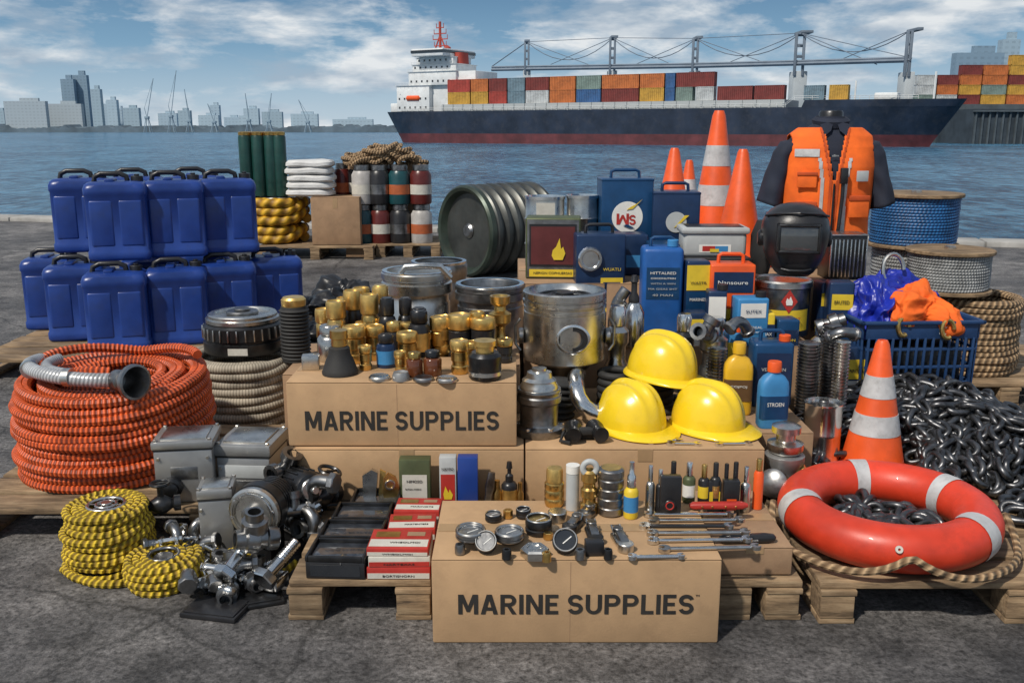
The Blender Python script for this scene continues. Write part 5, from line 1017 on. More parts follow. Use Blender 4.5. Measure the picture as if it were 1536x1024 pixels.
for px,py,Y,ro,s,nm,lb in [(1048,500,3.5,(.4,.3,1),1.4,'pipe_tee','large steel pipe tee beside the top hard hat peak'),(1085,492,3.55,(0,1,.5),1.3,'pipe_elbow','steel pipe elbow over the yellow bottle'),(1232,505,3.5,(1,.3,.5),1.2,'pipe_elbow','steel pipe elbow above the springs'),(1212,492,3.6,(.3,1.2,.2),1.4,'pipe_coupling','steel coupling right of the wide pail')]:
    fit(nm,px,py,Y,ro,s,lb,'steel fittings between the tins')
t=thing('grease_gun','polished steel nozzle bottle behind the top hard hat','bottle',(X(950,3.72,.5),3.74,.482))
mk('body',MB().lathe([(0,0),(.042,0),(.045,.01),(.045,.14),(.03,.17),(.02,.18),(0,.18)]),chrome,t);mk('nozzle',MB().lathe([(0,.18),(.022,.18),(.022,.2),(.012,.22),(.012,.26),(.018,.265),(.01,.29),(0,.29)]),blk,t)
t=thing('bent_nozzle','dark bent spray nozzle leaning left of the steel nozzle bottle','nozzle',(X(932,3.72,.5),3.76,.482));q=MB();q.tube([(-.03,0,0),(-.03,0,.1),(-.02,0,.16),(.0,0,.2),(.02,0,.23)],.024,14);q.lathe(disc(.03,0,.03),(-.015,0,.16),(0,R(25),0));mk('tube',q,steeld,t)
# welding helmet
t=thing('welding_helmet','black welding helmet with dark square visor on the steel lidded pail','helmet',(X(1192,3.98,.9),3.98,Z(410,3.98)),R(-10))
q=MB();q.loft([(0,.06,.04,2.6,0,-.05),(.015,.08,.07,2.6,0,-.038),(.05,.105,.105,2.6,0,-.02),(.09,.124,.125,2.6,0,-.006),(.14,.136,.138,2.5),(.19,.14,.143,2.4),(.225,.136,.138,2.3),(.255,.122,.124,2.2),(.278,.098,.1,2.1),(.293,.068,.07,2),(.301,.035,.036,2),(.303,.01,.01,2)],56);mk('shell',q,blk,t,ang=70)
q=MB()
for (w_,h_,x,z) in [(.176,.014,0,.212),(.176,.014,0,.104),(.014,.122,-.081,.104),(.014,.122,.081,.104)]: q.box((w_,.05,h_),(x,-.138,z),bev=.006)
mk('visor_frame',q,blkm,t);q=MB();q.box((.152,.03,.098),(0,-.141,.116),bev=.002);mk('visor',q,mat('visor_glass',(.05,.055,.06),.06,var=.1,bump=0,coat=1),t)
q=MB();q.tube([(-.06,-.115,.035),(-.03,-.128,.03),(.03,-.128,.03),(.06,-.115,.035)],.006,8);mk('chin_moulding',q,blkm,t)
q=MB();q.tube([(-.128,-.04,.25),(-.09,-.1,.262),(0,-.132,.268),(.09,-.1,.262),(.128,-.04,.25)],.005,8);mk('brow_ridge',q,blk,t)
for s in(-1,1): q=MB();q.lathe([(0,0),(.035,0),(.035,.012),(.025,.02),(0,.02)],(s*.133,.01,.15),(0,s*PI/2,0));mk('pivot_knob',q,blkm,t)
t=thing('respirator_mask','black side guard standing left behind the welding helmet','mask',(X(1146,4.18,.9),4.2,Z(410,4.18)))
q=MB();q.loft([(0,.03,.06,2.4),(.08,.045,.09,2.4),(.17,.045,.09,2.4),(.235,.025,.05,2.2)],28);mk('shell',q,rub,t)
# ---- cones
def cone(label,loc,h,rb,stripes,rot=(0,0,0)):
    t=thing('traffic_cone',label,'traffic cone',loc,0,'orange traffic cones',rot);rt=rb*.16
    f=lambda z:rb*.86*(1-z/h)+rt*(z/h)
    q=MB();q.lathe([(0,.02),(f(0),.02),(f(.04),.04),(f(h*.97),h*.97),(rt*.8,h),(rt*.5,h),(rt*.5,h*.9),(0,h*.9)],n=40);mk('cone_body',q,org,t)
    for a,b in stripes: q=MB();q.lathe([(f(a*h)*.99,a*h),(f(a*h)+.0015,a*h),(f(b*h)+.0015,b*h),(f(b*h)*.99,b*h)],n=40);mk('reflective_band',q,refl,t)
    q=MB();q.box((rb*2.3,rb*2.3,.025),bev=.012);mk('base',q,org,t)
cone('striped orange traffic cone standing behind the life ring',(X(1313,3.26,.3),3.26,.127),.485,.135,[(.3,.45),(.58,.74)])
cone('tall striped orange traffic cone beside the orange vest',(X(1076,5.25,1),5.3,Z(420,5.25)),W(252,5.25,1),.2,[(.45,.57),(.68,.8)])
cone('plain orange traffic cone with a blunt tip before the vest',(X(1113,4.75,1),4.78,.676),Z(224,4.75)-.676,.155,[])
cone('small plain orange cone behind the blue tins',(X(1019,5.0,1),5.2,.7),Z(222,5.2)-.7,.15,[])
cone('orange cone with a pale band, mostly hidden behind the tall striped one',(X(1047,5.4,1),5.7,.6),Z(240,5.7)-.6,.13,[(.6,.8)])
carton('tall cardboard box under the rear traffic cones',.85,1.35,4.97,5.95,0,.5,m=card2)
# ---- mannequin
MY=4.62;t=thing('clothing_mannequin','headless mannequin wearing a navy shirt and open orange safety vest','mannequin',(X(1237,MY,1),MY,Z(368,MY)),R(-4))
prof=[(0,.2,.12),(.12,.195,.12),(.25,.2,.125),(.38,.208,.125),(.47,.205,.112),(.52,.185,.095),(.555,.14,.08),(.58,.09,.068),(.6,.068,.062),(.625,.06,.058)]
def sec(z):
    for (z0,a0,b0),(z1,a1,b1) in zip(prof,prof[1:]):
        if z<=z1: f=(z-z0)/(z1-z0);return a0+(a1-a0)*f,b0+(b1-b0)*f
    return prof[-1][1:]
def torso(off,mask,zmax=.62,nz=70,nt2=140,wr=.004,zmin=0):
    vs=[];fs=[]
    for i in range(nz+1):
        z=zmin+(zmax-zmin)*i/nz;a,b=sec(z)
        for k in range(nt2):
            th=2*PI*k/nt2;c=math.cos(th);s=math.sin(th);x=(a+off)*math.copysign(abs(c)**.85,c);y=(b+off)*math.copysign(abs(s)**.85,s)
            w=noise.noise(V((x*7,y*7,z*4)))*wr*1.6+wr*.5*math.sin(z*22+x*18+4*noise.noise(V((x*6,y*6,z*5))));vs.append((x*(1+w*3),y*(1+w*6),z+off*.6*(z/.6)))
    for i in range(nz):
        for k in range(nt2):
            k2=(k+1)%nt2;ids=(i*nt2+k,i*nt2+k2,(i+1)*nt2+k2,(i+1)*nt2+k)
            cx=sum(vs[j][0] for j in ids)/4;cy=sum(vs[j][1] for j in ids)/4;cz=sum(vs[j][2] for j in ids)/4
            if mask(cx,cy,cz): fs.append(ids)
    return MB().add(vs,fs)
mk('shirt',torso(0,lambda x,y,z:True),navy,t,ang=80)
def vm(x,y,z):
    ax=abs(x)
    if z>.57: return False
    if y<0 and ax<(.003 if z<.32 else .003+(z-.32)*.2): return False
    if z>.36: 
        lim=.24-(z-.36)*.5 if z<.46 else .19
        if ax>lim: return False
    if y>0 and z>.53 and ax<.07: return False
    return True
trim=mat('dark_orange_trim',(.5,.07,.01),.8)
v=mk('safety_vest',torso(.017,vm,.6,120,280),orgf,t,ang=80);md=v.modifiers.new('s','SOLIDIFY');md.thickness=.004
mk('reflective_stripe',torso(.0215,lambda x,y,z:vm(x,y,z) and y<0 and -.18<x<-.075 and (.435<z<.468),.6,120,280),refl,t,ang=80)
for sg in(-1,1):
    mk('vest_trim',torso(.0205,lambda x,y,z:vm(x,y,z) and y<0 and x*sg>0 and abs(abs(x)-.016-.2*max(0,z-.32))<.005,.6,120,280),trim,t,ang=80)
    mk('reflective_stripe',torso(.0212,lambda x,y,z:vm(x,y,z) and y<0 and x*sg>0 and abs(abs(x)-.055-.15*max(0,z-.32))<.008 and z<.43,.6,120,280),refl,t,ang=80)
q=MB();q.tube([(0,-.146,.0),(0,-.152,.12),(0,-.152,.31)],.005,6);mk('zip',q,blk,t)
q=MB();q.tube([(.036,-.163,.37),(.036,-.171,.25),(.03,-.167,.1),(.016,-.162,.02)],.009,8);q.box((.034,.024,.075),(.036,-.175,.31),bev=.005);mk('radio_microphone',q,blk,t)
for x,z,w_,h_ in [(-.125,.29,.09,.07),(.125,.15,.1,.1),(-.125,.12,.1,.1)]:
    q=MB();q.box((w_,.012,h_),(x,-.138,z),(0,0,R(12 if x>0 else -12)),bev=.005);pk=mk('pocket',q,orgf,t);q=MB();q.box((w_*1.04,.014,h_*.25),(x,-.142,z+h_*.8),(0,0,R(12 if x>0 else -12)),bev=.004);mk('flap',q,trim,pk)
q=MB();q.box((.06,.006,.05),(.13,-.143,.32),(0,0,R(14)),bev=.003);mk('name_patch',q,lgrey,t)
for s in(-1,1):
    q=MB();vs=[];n=32;fs=[]
    cs0=[((.14,0,.505),.035,.06),((.185,0,.49),.048,.075),((.215,0,.44),.052,.078),((.236,-.005,.36),.053,.078),((.256,-.01,.28),.056,.08),((.27,-.012,.2),.06,.082)]
    cs=[]
    for a_,b_ in zip(cs0,cs0[1:]):
        for j in range(5): f=j/5;cs.append((tuple(a_[0][i]*(1-f)+b_[0][i]*f for i in range(3)),a_[1]*(1-f)+b_[1]*f,a_[2]*(1-f)+b_[2]*f))
    cs.append(cs0[-1])
    for c_,ra,rb_ in cs:
        for k in range(n):
            a=2*PI*k/n;w=1+.16*noise.noise(V((math.cos(a)*1.2+s,math.sin(a)*1.2,c_[2]*14)));dx=math.cos(a)*ra*w;dy=math.sin(a)*rb_*w
            vs.append((s*(c_[0]+dx*.95),c_[1]+dy,c_[2]+dx*.3))
    for i in range(len(cs)-1):
        for k in range(n): k2=(k+1)%n;f=(i*n+k,(i+1)*n+k,(i+1)*n+k2,i*n+k2);fs.append(f if s>0 else f[::-1])
    q.add(vs,fs);o=mk('sleeve',q,navy,t,ang=80);md=o.modifiers.new('s','SOLIDIFY');md.thickness=.003
q=MB();q.lathe([(.062,.0),(.082,-.01),(.088,.02),(.072,.035),(.064,.03),(.06,.0)],(0,-.004,.585),(R(8),0,0),32,cap=False);q.prism([(-.006,0),(-.07,-.02),(-.05,-.075),(-.02,-.05)],.006,(0,-.078,.6),(R(70),0,0));q.prism([(.006,0),(.02,-.05),(.05,-.075),(.07,-.02)],.006,(0,-.078,.6),(R(70),0,0));mk('collar',q,navy,t)
q=MB();q.lathe([(0,.56),(.058,.56),(.056,.64),(.05,.648),(0,.65)],n=28);mk('neck_block',q,blkm,t)
q=MB();q.cyl(.02,Z(368,MY)+0,(0,0,-Z(368,MY)+.0));q.lathe(disc(.15,0,.02),(0,0,-Z(368,MY)+.001));mk('stand_pole',q,blkm,t)
text('aBirn',.03,lgrey,t,(.0,-.135,.44),h=.01)
# ---- reels
def reel(label,px,Y,z0,z1,r,m,wr,top=True,seed=1):
    t=thing('cable_reel',label,'cable reel',(X(px,Y,(z0+z1)/2),Y,z0),0,'cable reels');h=z1-z0;ft=.02
    for z in([0,h-ft] if top else [0]):
        q=MB();q.lathe([(.03,z),(r-.004,z),(r,z+.004),(r,z+ft-.004),(r-.004,z+ft),(.03,z+ft),(.03,z)],n=56,cap=False);mk('flange',q,wood,t)
    hh=h-(2 if top else 1)*ft;L=max(2,int(hh/(wr*1.8)));cc=coilpath(r*.9,wr,L,1,step=.05,jit=.2,seed=seed,dz=1.8 if L<2 else (hh-2*wr)/(L-1)/wr)
    q=MB();q.tube([(x,y,z+ft) for x,y,z in cc],wr,8);q.lathe([(0,ft),(r*.88,ft),(r*.88,ft+hh-.002),(0,ft+hh-.002)],n=40);mk('cable',q,m,t)
    q=MB();q.lathe([(0,h-.01),(.028,h-.01),(.028,h+.012),(.018,h+.014),(0,h)],n=20);mk('hub',q,steel,t)
reel('large reel of blue cable with wooden flange, top of the stack by the vest',1371,5.3,.7,1.0,.25,rope_b,.009)
reel('pale grey cable reel under the blue cable reel',1368,5.3,.42,.7,.24,rope_g,.011,False,3)
reel('lowest grey cable reel in the rear stack',1368,5.3,.121,.42,.24,rope_g,.011,False,4)
reel('grey wire reel with wooden flange on top of the manila rope coil',1422,4.78,.53,.75,.215,rope_g,.008,seed=6)
t=thing('rope_coil','tall coil of brown manila rope behind the blue basket','rope',(X(1453,4.8,.3),4.8,.121))
q=MB();q.tube(coilpath(.225,.018,12,2,step=.025,jit=.5,seed=8,inner_layers=4,dz=1.78),.018,8);mk('rope',q,rope_n,t)
# ---- basket
t=thing('plastic_basket','blue slotted plastic basket holding orange cloth and blue bags','basket',(X(1377,3.7,.45),3.86,.302),R(3))
w,dp,h=.46,.3,.285;q=MB();bl=mat('basket_blue',(.013,.045,.13),.42,var=.2,dirt=.15,dcol=(.05,.06,.09))
def side(L,ax,sg):
    for z,hh in [(0,.035),(.09,.012),(.165,.012),(.215,.07)]:
        k=1+.06*(z/h)
        if ax==0: q.box((L*.96*k,.01,hh),(0,sg*dp/2*k,z),(0,0,0),bev=.002)
        else: q.box((.01,L*.96*k,hh),(sg*w/2*k,0,z),(0,0,0),bev=.002)
    n=int(L/.035)
    for i in range(n+1):
        f=-.5+i/n
        if ax==0: q.box((.01,.0085,.2),(f*L*.95,sg*dp/2*1.02,.02),(R(-sg*1.5),0,0),bev=.001)
        else: q.box((.0085,.01,.2),(sg*w/2*1.02,f*L*.95,.02),(0,R(sg*1.5),0),bev=.001)
for s_ in(-1,1): side(w,0,s_);side(dp,1,s_)
q.box((w*.97,dp*.97,.008),(0,0,.001),bev=.002);mk('slotted_body',q,bl,t)
q=MB()
rp=[(w*.54,dp*.55),(-w*.54,dp*.55),(-w*.54,-dp*.55),(w*.54,-dp*.55)]
for i in range(4):
    a=rp[i];b=rp[(i+1)%4];cx,cy=(a[0]+b[0])/2,(a[1]+b[1])/2;q.box((abs(a[0]-b[0])+.02,abs(a[1]-b[1])+.02,.016),(cx,cy,h-.01),bev=.006)
mk('rim',q,bl,t)
q=MB();q.box((.06,.002,.03),(.1,-dp*.545,.235),bev=0);mk('size_tag',q,white,t)
q=MB();q.box((w*.88,dp*.85,.17),(0,0,.012),bev=.03);solo('dark_liner',q,blk,'dark folded cloth filling the bottom of the blue basket','cloth',(X(1377,3.7,.45),3.86,.302),(0,0,R(3)))
def blob(label,name,cat,loc,r,m,seed,amp=.35,group=None,sub=6):
    bm=bmesh.new();bmesh.ops.create_icosphere(bm,subdivisions=sub,radius=1)
    o1=V((seed,0,0));o2=V((0,seed,0));o3=V((0,0,seed))
    for v in bm.verts:
        n=v.co.copy();w_=V((noise.noise(n*1.1+o1),noise.noise(n*1.1+o2),noise.noise(n*1.1+o3)))*.45
        m1=n+w_;st_=V((m1.x*1.0,m1.y*1.0,m1.z*.55))
        f=1+amp*.55*noise.noise(n*1.2+o1)+amp*.30*(.25-abs(noise.noise(st_*1.7+o2)))*1.6+amp*.10*(.25-abs(noise.noise(st_*3.4+o3)))*1.6+amp*.03*noise.noise(n*8)
        v.co=V((n.x*r[0]*f,n.y*r[1]*f,max(-r[2]*.8,n.z*r[2]*f)))
    me=bpy.data.meshes.new(name);bm.to_mesh(me);bm.free();me.materials.append(m);me.polygons.foreach_set('use_smooth',[True]*len(me.polygons))
    o=bpy.data.objects.new(name,me);COL.objects.link(o);o.location=loc;return tag(o,label,cat,group)
bx=X(1377,3.7,.6)
bagb=mat('blue_bag',(.01,.025,.33),.36,var=.25,bump=.3,bs=50)
blob('crumpled orange cloth heaped in the blue basket','orange_cloth','cloth',(bx+.035,3.82,.605),(.15,.13,.11),orgf,3,1.1)
blob('shiny blue bag at the left of the blue basket','blue_bag','bag',(bx-.13,3.84,.60),(.095,.11,.12),bagb,8,1.0)
blob('shiny blue bag at the back of the blue basket','blue_bag','bag',(bx-.02,3.97,.65),(.16,.07,.1),bagb,15,1.0)
blob('small fold of blue bag at the right end of the basket','blue_bag','bag',(bx+.17,3.88,.56),(.06,.1,.06),bagb,22,1.0)
for i,(dx,dy,z,rr_,ro,lb) in enumerate([(-.02,.12,.765,.055,(R(80),0,0),'steel carabiner ring arching over the blue bags'),(-.06,-.13,.57,.03,(R(85),0,R(10)),'brass hook hanging at the left front of the basket'),(.12,-.13,.56,.03,(R(85),0,0),'brass hook hanging at the right front of the basket')]):
    q=MB();q.tube([(rr_*math.cos(a)*.8,rr_*math.sin(a)*1.2,0) for a in [i_*2*PI/24 for i_ in range(21)]],.009 if i==0 else .01,8);solo('snap_hook',q,steel if i==0 else brass,lb,'hook',(bx+dx,3.82+dy,z),ro)
# ---- chain
def linkmesh(M,q,L=.08,wd=.05,r=.0112):
    a=(L-wd)/2;pts=[]
    for k in range(7): t_=-PI/2+PI*k/6;pts.append((a+wd/2*math.cos(t_),wd/2*math.sin(t_),0))
    for k in range(7): t_=PI/2+PI*k/6;pts.append((-a+wd/2*math.cos(t_),wd/2*math.sin(t_),0))
    q.tube(pts,r,8,closed=True,M=M)
cx_=X(1313,3.26,.3)
def hgt(x,y):
    return .145+.20*math.exp(-((x-1.6)/.42)**2-((y-3.58)/.3)**2)+.10*math.exp(-((x-1.85)/.3)**2-((y-3.12)/.3)**2)
q=MB();rr=random.Random(5)
def strand(pts,jit=.003):
    pts=[V(p) for p in pts];out=[];acc=0;pitch=.057
    for a,b in zip(pts,pts[1:]):
        sg=(b-a).length
        while acc<sg: out.append((a+(b-a)*(acc/sg),(b-a).normalized()));acc+=pitch
        acc-=sg
    for i,(p,dr) in enumerate(out):
        x=dr;y=V((0,0,1)).cross(x);y=y.normalized() if y.length>.1 else V((0,1,0));z=x.cross(y)
        roll=(i%2)*PI/2+rr.uniform(-.3,.3)+.6;yy=y*math.cos(roll)+z*math.sin(roll);zz=x.cross(yy)
        M=Matrix(((x.x,yy.x,zz.x,p.x+rr.uniform(-jit,jit)),(x.y,yy.y,zz.y,p.y+rr.uniform(-jit,jit)),(x.z,yy.z,zz.z,p.z),(0,0,0,1)));linkmesh(M,q)
for s in range(62):
    x=rr.uniform(1.1,2.15);y=rr.uniform(3.0,3.72);a=rr.uniform(0,6.28);pts=[];lay=rr.uniform(-.05,.03)
    if x<1.3 and y<3.45: y=3.5
    for k in range(24):
        a+=rr.uniform(-.45,.45);x+=.035*math.cos(a);y+=.035*math.sin(a)
        if x>2.2:a=PI
        if x<1.05:a=0
        if y<3.0:a=PI/2
        if y>3.72:a=-PI/2
        if (x-cx_)**2+(y-3.26)**2<.034: x+=.08 if x>cx_ else -.08
        pts.append((x,y,hgt(x,y)+lay+rr.uniform(-.004,.006)))
    strand(pts)
RX,RY=X(1326,2.70,.2),2.68
for s in range(14):
    a0=rr.uniform(0,6.28);r0=rr.uniform(.02,.17);x=RX+r0*math.cos(a0);y=RY+r0*math.sin(a0);a=rr.uniform(0,6.28);pts=[]
    for k in range(12):
        a+=rr.uniform(-.8,.8);nx=x+.035*math.cos(a);ny=y+.035*math.sin(a)
        if (nx-RX)**2+(ny-RY)**2>.16**2: a+=PI;continue
        x,y=nx,ny;pts.append((x,y,.15+rr.uniform(0,.03)))
    if len(pts)>2:strand(pts)
for s in range(10):
    x=1.58+rr.uniform(0,.12);y=2.62+s*.05;pts=[]
    for k in range(16): pts.append((x+.035*k,y+.03*math.sin(k*.8+s),.148+rr.uniform(0,.02)))
    strand(pts)
chm=mat('chain_iron',(.12,.122,.128),.36,.9,var=.5,scale=20,bump=.3,dirt=.4,dcol=(.05,.042,.036))
solo('chain_heap',q,chm,'big heap of dark iron anchor chain behind and inside the life ring','chain',ang=60)
# ---- life ring
t=thing('life_ring','orange red life ring with grey reflective bands lying on the chain','life ring',(RX,RY,.203),0,None,(R(0.5),R(-1),R(12)))
Rm,rm=.256,.068
q=MB();q.tube([(Rm*math.cos(2*PI*i/96),Rm*math.sin(2*PI*i/96),0) for i in range(96)],rm,28,closed=True);mk('ring_body',q,redr,t)
for a0 in [78,168,12,-60]:
    q=MB();q.tube([(Rm*math.cos(R(a0-6+i*1.5)),Rm*math.sin(R(a0-6+i*1.5)),0) for i in range(9)],rm+.0022,28,cap=False);mk('reflective_band',q,refl,t)
q=MB();a0=-118;q.lathe([(.004,0),(.01,0),(.011,.003),(.01,.006),(.004,.006),(.004,0)],((Rm+.064)*math.cos(R(a0)),(Rm+.064)*math.sin(R(a0)),.026),(R(65),0,R(-20)),cap=False);mk('rope_eyelet',q,paper,t)
q=MB();pts=[]
for i in range(60):
    f=i/59;a=R(158+f*224);rr_=(Rm+rm+.014)*(1.0+.10*abs(math.sin(f*PI*2.5)));pts.append((rr_*math.cos(a),rr_*math.sin(a),-.035+.06*(1-abs(math.sin(f*PI*2.5)))**2-.01))
q.tube(pts,.011,8);mk('grab_rope',q,rope_n,t)
# ---- pump and canister by cone
t=thing('steel_canister','worn bare steel canister behind the left of the life ring','canister',(X(1234,3.3,.3),3.3,.127),R(0))
r=.068;mk('body',MB().lathe([(0,0),(r,0),(r*1.03,.006),(r,.012),(r,.1),(r*1.02,.104),(r,.108),(r,.19),(r*1.03,.194),(r*1.03,.2),(r*.95,.2),(r*.93,.192),(0,.192)],n=36),chrome,t);mk('neck',MB().lathe(disc(.018,.192,.205)),steeld,t)
t.scale=(1,1,1.22)
t=thing('water_pump','cast metal water pump with brass fitting left of the steel canister','pump',(X(1178,3.02,.3),3.02,.127),R(10));t.scale=(1.08,)*3
q=MB();q.lathe([(0,0),(.06,0),(.065,.01),(.06,.03),(.045,.05),(.05,.09),(.062,.11),(.062,.13),(.04,.14),(0,.14)],n=30);q.box((.1,.05,.06),(0,-.02,.02),(0,0,.4),bev=.01);mk('casing',q,alu,t)
q=MB();q.lathe([(0,.14),(.05,.14),(.056,.15),(.056,.17),(.03,.18),(.03,.2),(.045,.205),(.045,.225),(.02,.235),(0,.235)],n=24);mk('top_cap',q,steel,t)
q=MB();q.lathe([(0,0),(.03,0),(.03,.03),(.02,.035),(.02,.06),(.028,.065),(.028,.08),(0,.08)],(.03,-.02,.07),(R(80),0,R(60)));mk('outlet',q,brass,t)
q=MB();q.lathe([(0,0),(.04,0),(.045,.02),(.045,.06),(.03,.07),(0,.07)],(-.04,-.04,.05),(R(70),0,R(-40)));mk('inlet',q,steeld,t)
for i,(px,Y,z,lb) in enumerate([(1160,2.92,.127,'small steel nut by the foot of the water pump'),(1200,2.92,.127,'second small steel nut by the foot of the water pump')]):
    turn('hex_nut',lb,'nut',(X(px,Y,z),Y,z),[('nut',[(.01,0),(.024,0),(.024,.018),(.01,.018),(.01,0)],steel)],n=6)
# ================= background goods =================
by=P(385,390,0).y
def yc(label,px,Y,z,r,layers,m,rr_,seed): 
    t=thing('hose_coil',label,'hose',(X(px,Y,.4),Y,z),0,'yellow hose coils on the far pallet');q=MB();q.tube(coilpath(r,rr_,layers,2,step=.02,jit=.15,seed=seed,dz=1.85),rr_,10,rib=(.12,.06,1));mk('hose',q,m,t)
    q=MB();torus(q,r*.6,.02,(0,0,layers*rr_*1.8),n=30,k=8);mk('inner_hoop',q,steel,t);return t
yc('yellow ribbed hose coil at the bottom of the far pallet stack',415,by+.5,.141,.3,2,hose_y,.05,1)
yc('yellow ribbed hose coil on top of the far pallet stack',418,by+.5,.34,.3,3,hose_y,.05,2)
gz=.64
for i in range(6):
    px=[370,389,408,421,380,400][i];Y=by+.42+(.17 if i>3 else 0)
    turn('gas_cylinder','dark green tall canister, %s in the bundle on the yellow hose coils'%['first from the left','second from the left','third from the left','rightmost of the front','rear left','rear right'][i],'canister',(X(px,Y,.9),Y,gz),[('body',[(0,0),(.068,0),(.07,.01),(.07,.62),(.062,.64),(0,.64)],dgrn),('cap',[(0,.641),(.066,.641),(.068,.67),(.05,.68),(0,.68)],brass)],'dark green canisters',n=20)
carton('cardboard box on the far pallet beside the yellow hose coils',X(467,by+.15,.4),X(540,by+.15,.4),by+.15,by+.7,.141,Z(296,by+.15),m=card2)
sz0=Z(296,by+.15)+.002
for k in range(5):
    q=MB();q.loft([(0,.22,.17,4),(.02,.25,.2,4),(.05,.25,.2,3.5),(.072,.23,.18,3)],40,(0,0,0))
    q.v=[(x+.01*noise.noise(V((x*8,y*8,k*3))),y+.012*noise.noise(V((x*9,k*2,z*5))),z+.012*noise.noise(V((x*6,y*6,k)))) for x,y,z in q.v]
    solo('white_sack',q,bag,'white sack, %s from the bottom of the far stack'%words[k],'sack',(X(467,by+.4,.8)+.01*((k*7)%3-1),by+.4,sz0+k*.076),(0,0,R((k*37)%9-4)),'white sacks')
jY=P(566,386).y+.12
jm=[mat('jar_dark_red',(.1,.015,.012),.3,bump=0),blk,mat('jar_teal',(.01,.06,.07),.3,bump=0),mat('jar_clear',(.4,.38,.36),.4)]
orl=mat('orange_label',(.42,.1,.03),.6,bump=0,dirt=.3)
def bjar(label,px,Y,z,m,h=.36,r=.12,k=0):
    t=thing('storage_jar',label,'jar',(X(px,Y,.5),Y,z),0,'jars stacked on the far pallet');mk('body',MB().lathe([(0,0),(r*.95,0),(r,.02),(r,h*.75),(r*.8,h*.85),(0,h*.85)],n=22),m,t);mk('lid',MB().lathe([(0,h*.86),(r*.75,h*.86),(r*.75,h),(0,h)],n=22),steeld,t);mk('label_band',MB().lathe([(r*.99,h*.25),(r*1.015,h*.25),(r*1.015,h*.5),(r*.99,h*.5)],n=22),[orl,paper,steeld][k%3],t)
carton('low wooden crate board under the left jars on the far pallet',X(520,jY,.3),X(562,jY,.3),jY-.1,jY+.6,0,.139,m=card2)
k=0
for tier in range(2):
    for px,mi in [(545,2),(570,0),(600,1),(632,3)]:
        z=.141+tier*.42;bjar('%s jar, %s from the left in the %s tier on the far pallet'%(['dark red','black','teal','pale'][(mi+tier)%4],words[k%4],['lower','upper'][tier]),px,jY+.05,z,jm[(mi+tier)%4],.41,.115,k);k+=1
for i,px in enumerate([515,536,556,580,604]):
    bjar('small dark bottle, %s from the left under the rope pile'%words[i],px,jY+.32,.141+.42,jm[i%3],.42,.09,i)
carton('hidden cardboard box under the far rope pile',X(510,jY+.3,.4),X(640,jY+.3,.4),jY+.22,jY+.75,.141,.56,m=card2)
carton('cardboard box at the back of the far jars holding up the rope pile',X(512,jY+.5,.8),X(636,jY+.5,.8),jY+.45,jY+.75,.562,.95,m=card2)
q=MB();rr=random.Random(4);x0=X(572,jY,1)
for s in range(34):
    a=rr.uniform(0,6.28);cx=rr.uniform(-.3,.3);cy=rr.uniform(-.15,.3);ra=rr.uniform(.08,.2);zz=.96+.17*math.exp(-(cx/.28)**2)*rr.uniform(.2,1.1);tl=rr.uniform(-.25,.25)
    q.tube([(cx+ra*math.cos(t_)+.02*math.sin(3*t_+a),cy+ra*.7*math.sin(t_),zz+.03*math.sin(2*t_+a)+tl*ra*math.cos(t_)) for t_ in [i*2*PI/24 for i in range(24)]],.022,6,closed=True)
solo('rope_pile',q,rope_n,'tangled brown rope heaped on the far stacked jars','rope',(x0,jY+.25,0))
dY=P(700,415,0).y;t=thing('metal_drum','large grey green ribbed metal drum on its side, round face towards the left','drum',(X(696,dY,.4),dY,.425),0,None,(0,0,R(40)))
dg1=mat('drum_green',(.045,.065,.05),.4,.4,var=.4,scale=4,dirt=.3);dg2=mat('drum_grey',(.08,.085,.08),.38,.6,var=.35,scale=4,dirt=.3)
q=MB();q.lathe([(0,.1),(.1,.1),(.12,.07),(.14,.1),(.33,.09),(.35,.04),(.37,.0),(.4,-.01),(.42,.01),(.42,.06),(0,.11)],(0,0,0),(0,R(90),0),64);mk('end_plate',q,dg1,t)
q=MB();pf=[(.40,.06)]
for k in range(7): z=.07+k*.115;pf+=[(.41,z),(.425,z+.015),(.425,z+.045),(.41,z+.06),(.385,z+.075),(.385,z+.1)]
q.lathe(pf,(0,0,0),(0,R(90),0),64);mk('ribbed_shell',q,dg2,t)
q=MB();q.lathe([(0,.03),(.05,.03),(.07,.05),(.075,.1),(0,.1)],rot=(0,R(90),0));mk('hub',q,steeld,t)
for i,(px,Y,r_,lb) in enumerate([(468,6.6,(.16,.12,.1),'crumpled black bag behind the beige hose, left'),(512,6.9,(.17,.14,.13),'crumpled black bag right of the first one'),(492,6.0,(.14,.1,.07),'crumpled black glove heap nearest the brass fittings'),(450,6.3,(.1,.1,.07),'small black glove left of the crumpled bags')]):
    blob(lb,'black_bag','bag',(X(px,Y,.1),Y,r_[2]*.75),r_,blk,20+i*4,1.5,None,5)
cam=bpy.data.cameras.new('Camera');co=bpy.data.objects.new('Camera',cam);COL.objects.link(co);co.location=(0,0,H);co.rotation_euler=(PI/2-PT,0,0)
cam.lens=F/1536*36;cam.sensor_width=36;cam.clip_end=20000;cam.clip_start=.05;SC.camera=co
el=R(50);az=R(40)
sun=bpy.data.lights.new('Sun','SUN');so=bpy.data.objects.new('Sun',sun);COL.objects.link(so);sun.energy=3.7;sun.angle=R(2.5);sun.color=(1,.93,.83)
ld=V((math.cos(el)*math.sin(az),math.cos(el)*math.cos(az),-math.sin(el)));so.rotation_euler=ld.to_track_quat('-Z','Y').to_euler()
w=bpy.data.worlds.new('World');SC.world=w;w.use_nodes=True;ns=w.node_tree.nodes;ls=w.node_tree.links;bg=ns['Background'];bg.inputs['Strength'].default_value=.1
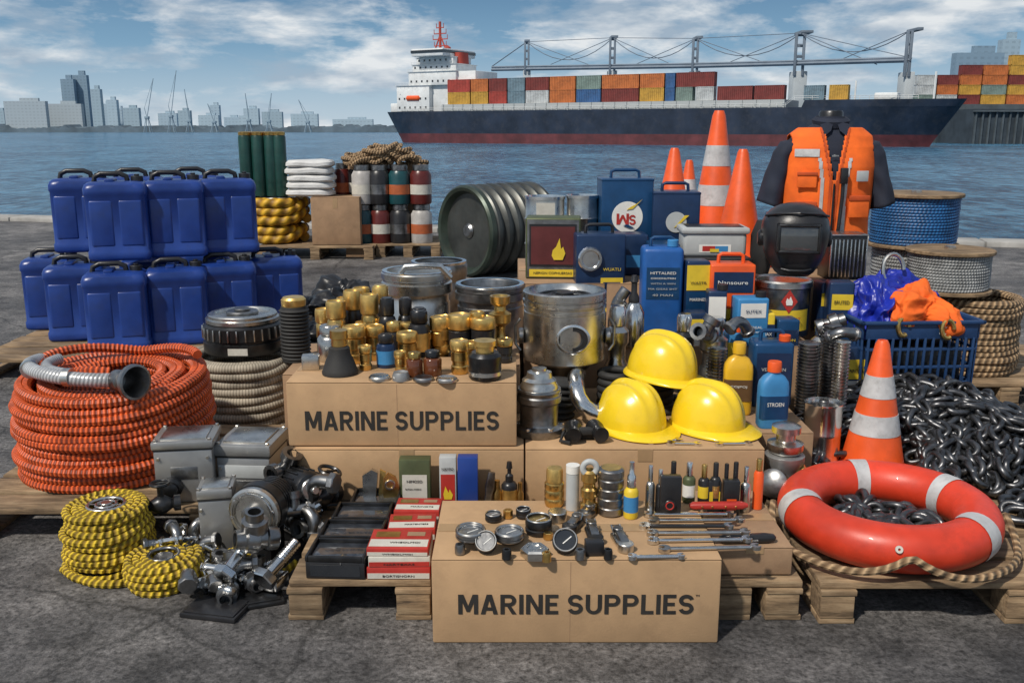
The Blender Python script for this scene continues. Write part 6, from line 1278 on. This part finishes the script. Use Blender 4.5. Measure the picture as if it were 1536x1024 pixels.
sk=N(ns,'ShaderNodeTexSky');sk.sky_type='NISHITA';sk.sun_disc=False;sk.sun_elevation=el;sk.sun_rotation=R(180)+az
tc=N(ns,'ShaderNodeTexCoord');sx=N(ns,'ShaderNodeSeparateXYZ');ls.new(tc.outputs['Generated'],sx.inputs[0])
gr=N(ns,'ShaderNodeValToRGB');e=gr.color_ramp.elements;e[0].position=0;e[0].color=(.54,.66,.76,1);e[1].position=1;e[1].color=(.06,.12,.22,1)
for ps,cc in((.03,(.39,.54,.68,1)),(.08,(.17,.34,.52,1)),(.14,(.08,.2,.36,1)),(.4,(.09,.16,.28,1))): q=gr.color_ramp.elements.new(ps);q.color=cc
ls.new(sx.outputs[2],gr.inputs[0])
sc10=N(ns,'ShaderNodeVectorMath',operation='SCALE');sc10.inputs['Scale'].default_value=10;ls.new(gr.outputs[0],sc10.inputs[0])
m1=N(ns,'ShaderNodeMix',data_type='RGBA');m1.inputs[0].default_value=.85;ls.new(sk.outputs[0],m1.inputs[6]);ls.new(sc10.outputs[0],m1.inputs[7])
mp=N(ns,'ShaderNodeMapping');mp.inputs['Scale'].default_value=(3.2,3.2,11);mp.inputs['Location'].default_value=(.3,0,.2);ls.new(tc.outputs['Generated'],mp.inputs[0])
n1=N(ns,'ShaderNodeTexNoise',Scale=2.3,Detail=10.,Roughness=.6,Distortion=.15);ls.new(mp.outputs[0],n1.inputs['Vector'])
r1=N(ns,'ShaderNodeMapRange');r1.inputs[1].default_value=.44;r1.inputs[2].default_value=.6;r1.inputs[4].default_value=.92;ls.new(n1.outputs['Fac'],r1.inputs[0])
n2=N(ns,'ShaderNodeTexNoise',Scale=4.,Detail=7.);ls.new(mp.outputs[0],n2.inputs['Vector'])
r2=N(ns,'ShaderNodeMapRange');r2.inputs[1].default_value=.38;r2.inputs[2].default_value=.6;ls.new(n2.outputs['Fac'],r2.inputs[0])
cc=N(ns,'ShaderNodeMix',data_type='RGBA');cc.inputs[6].default_value=(3.6,4.5,5.5,1);cc.inputs[7].default_value=(8.2,8.4,8.5,1);ls.new(r2.outputs[0],cc.inputs[0])
m2=N(ns,'ShaderNodeMix',data_type='RGBA');ls.new(r1.outputs[0],m2.inputs[0]);ls.new(m1.outputs[2],m2.inputs[6]);ls.new(cc.outputs[2],m2.inputs[7]);ls.new(m2.outputs[2],bg.inputs['Color'])
SC.view_settings.view_transform='Standard';SC.view_settings.look='None';SC.view_settings.exposure=0
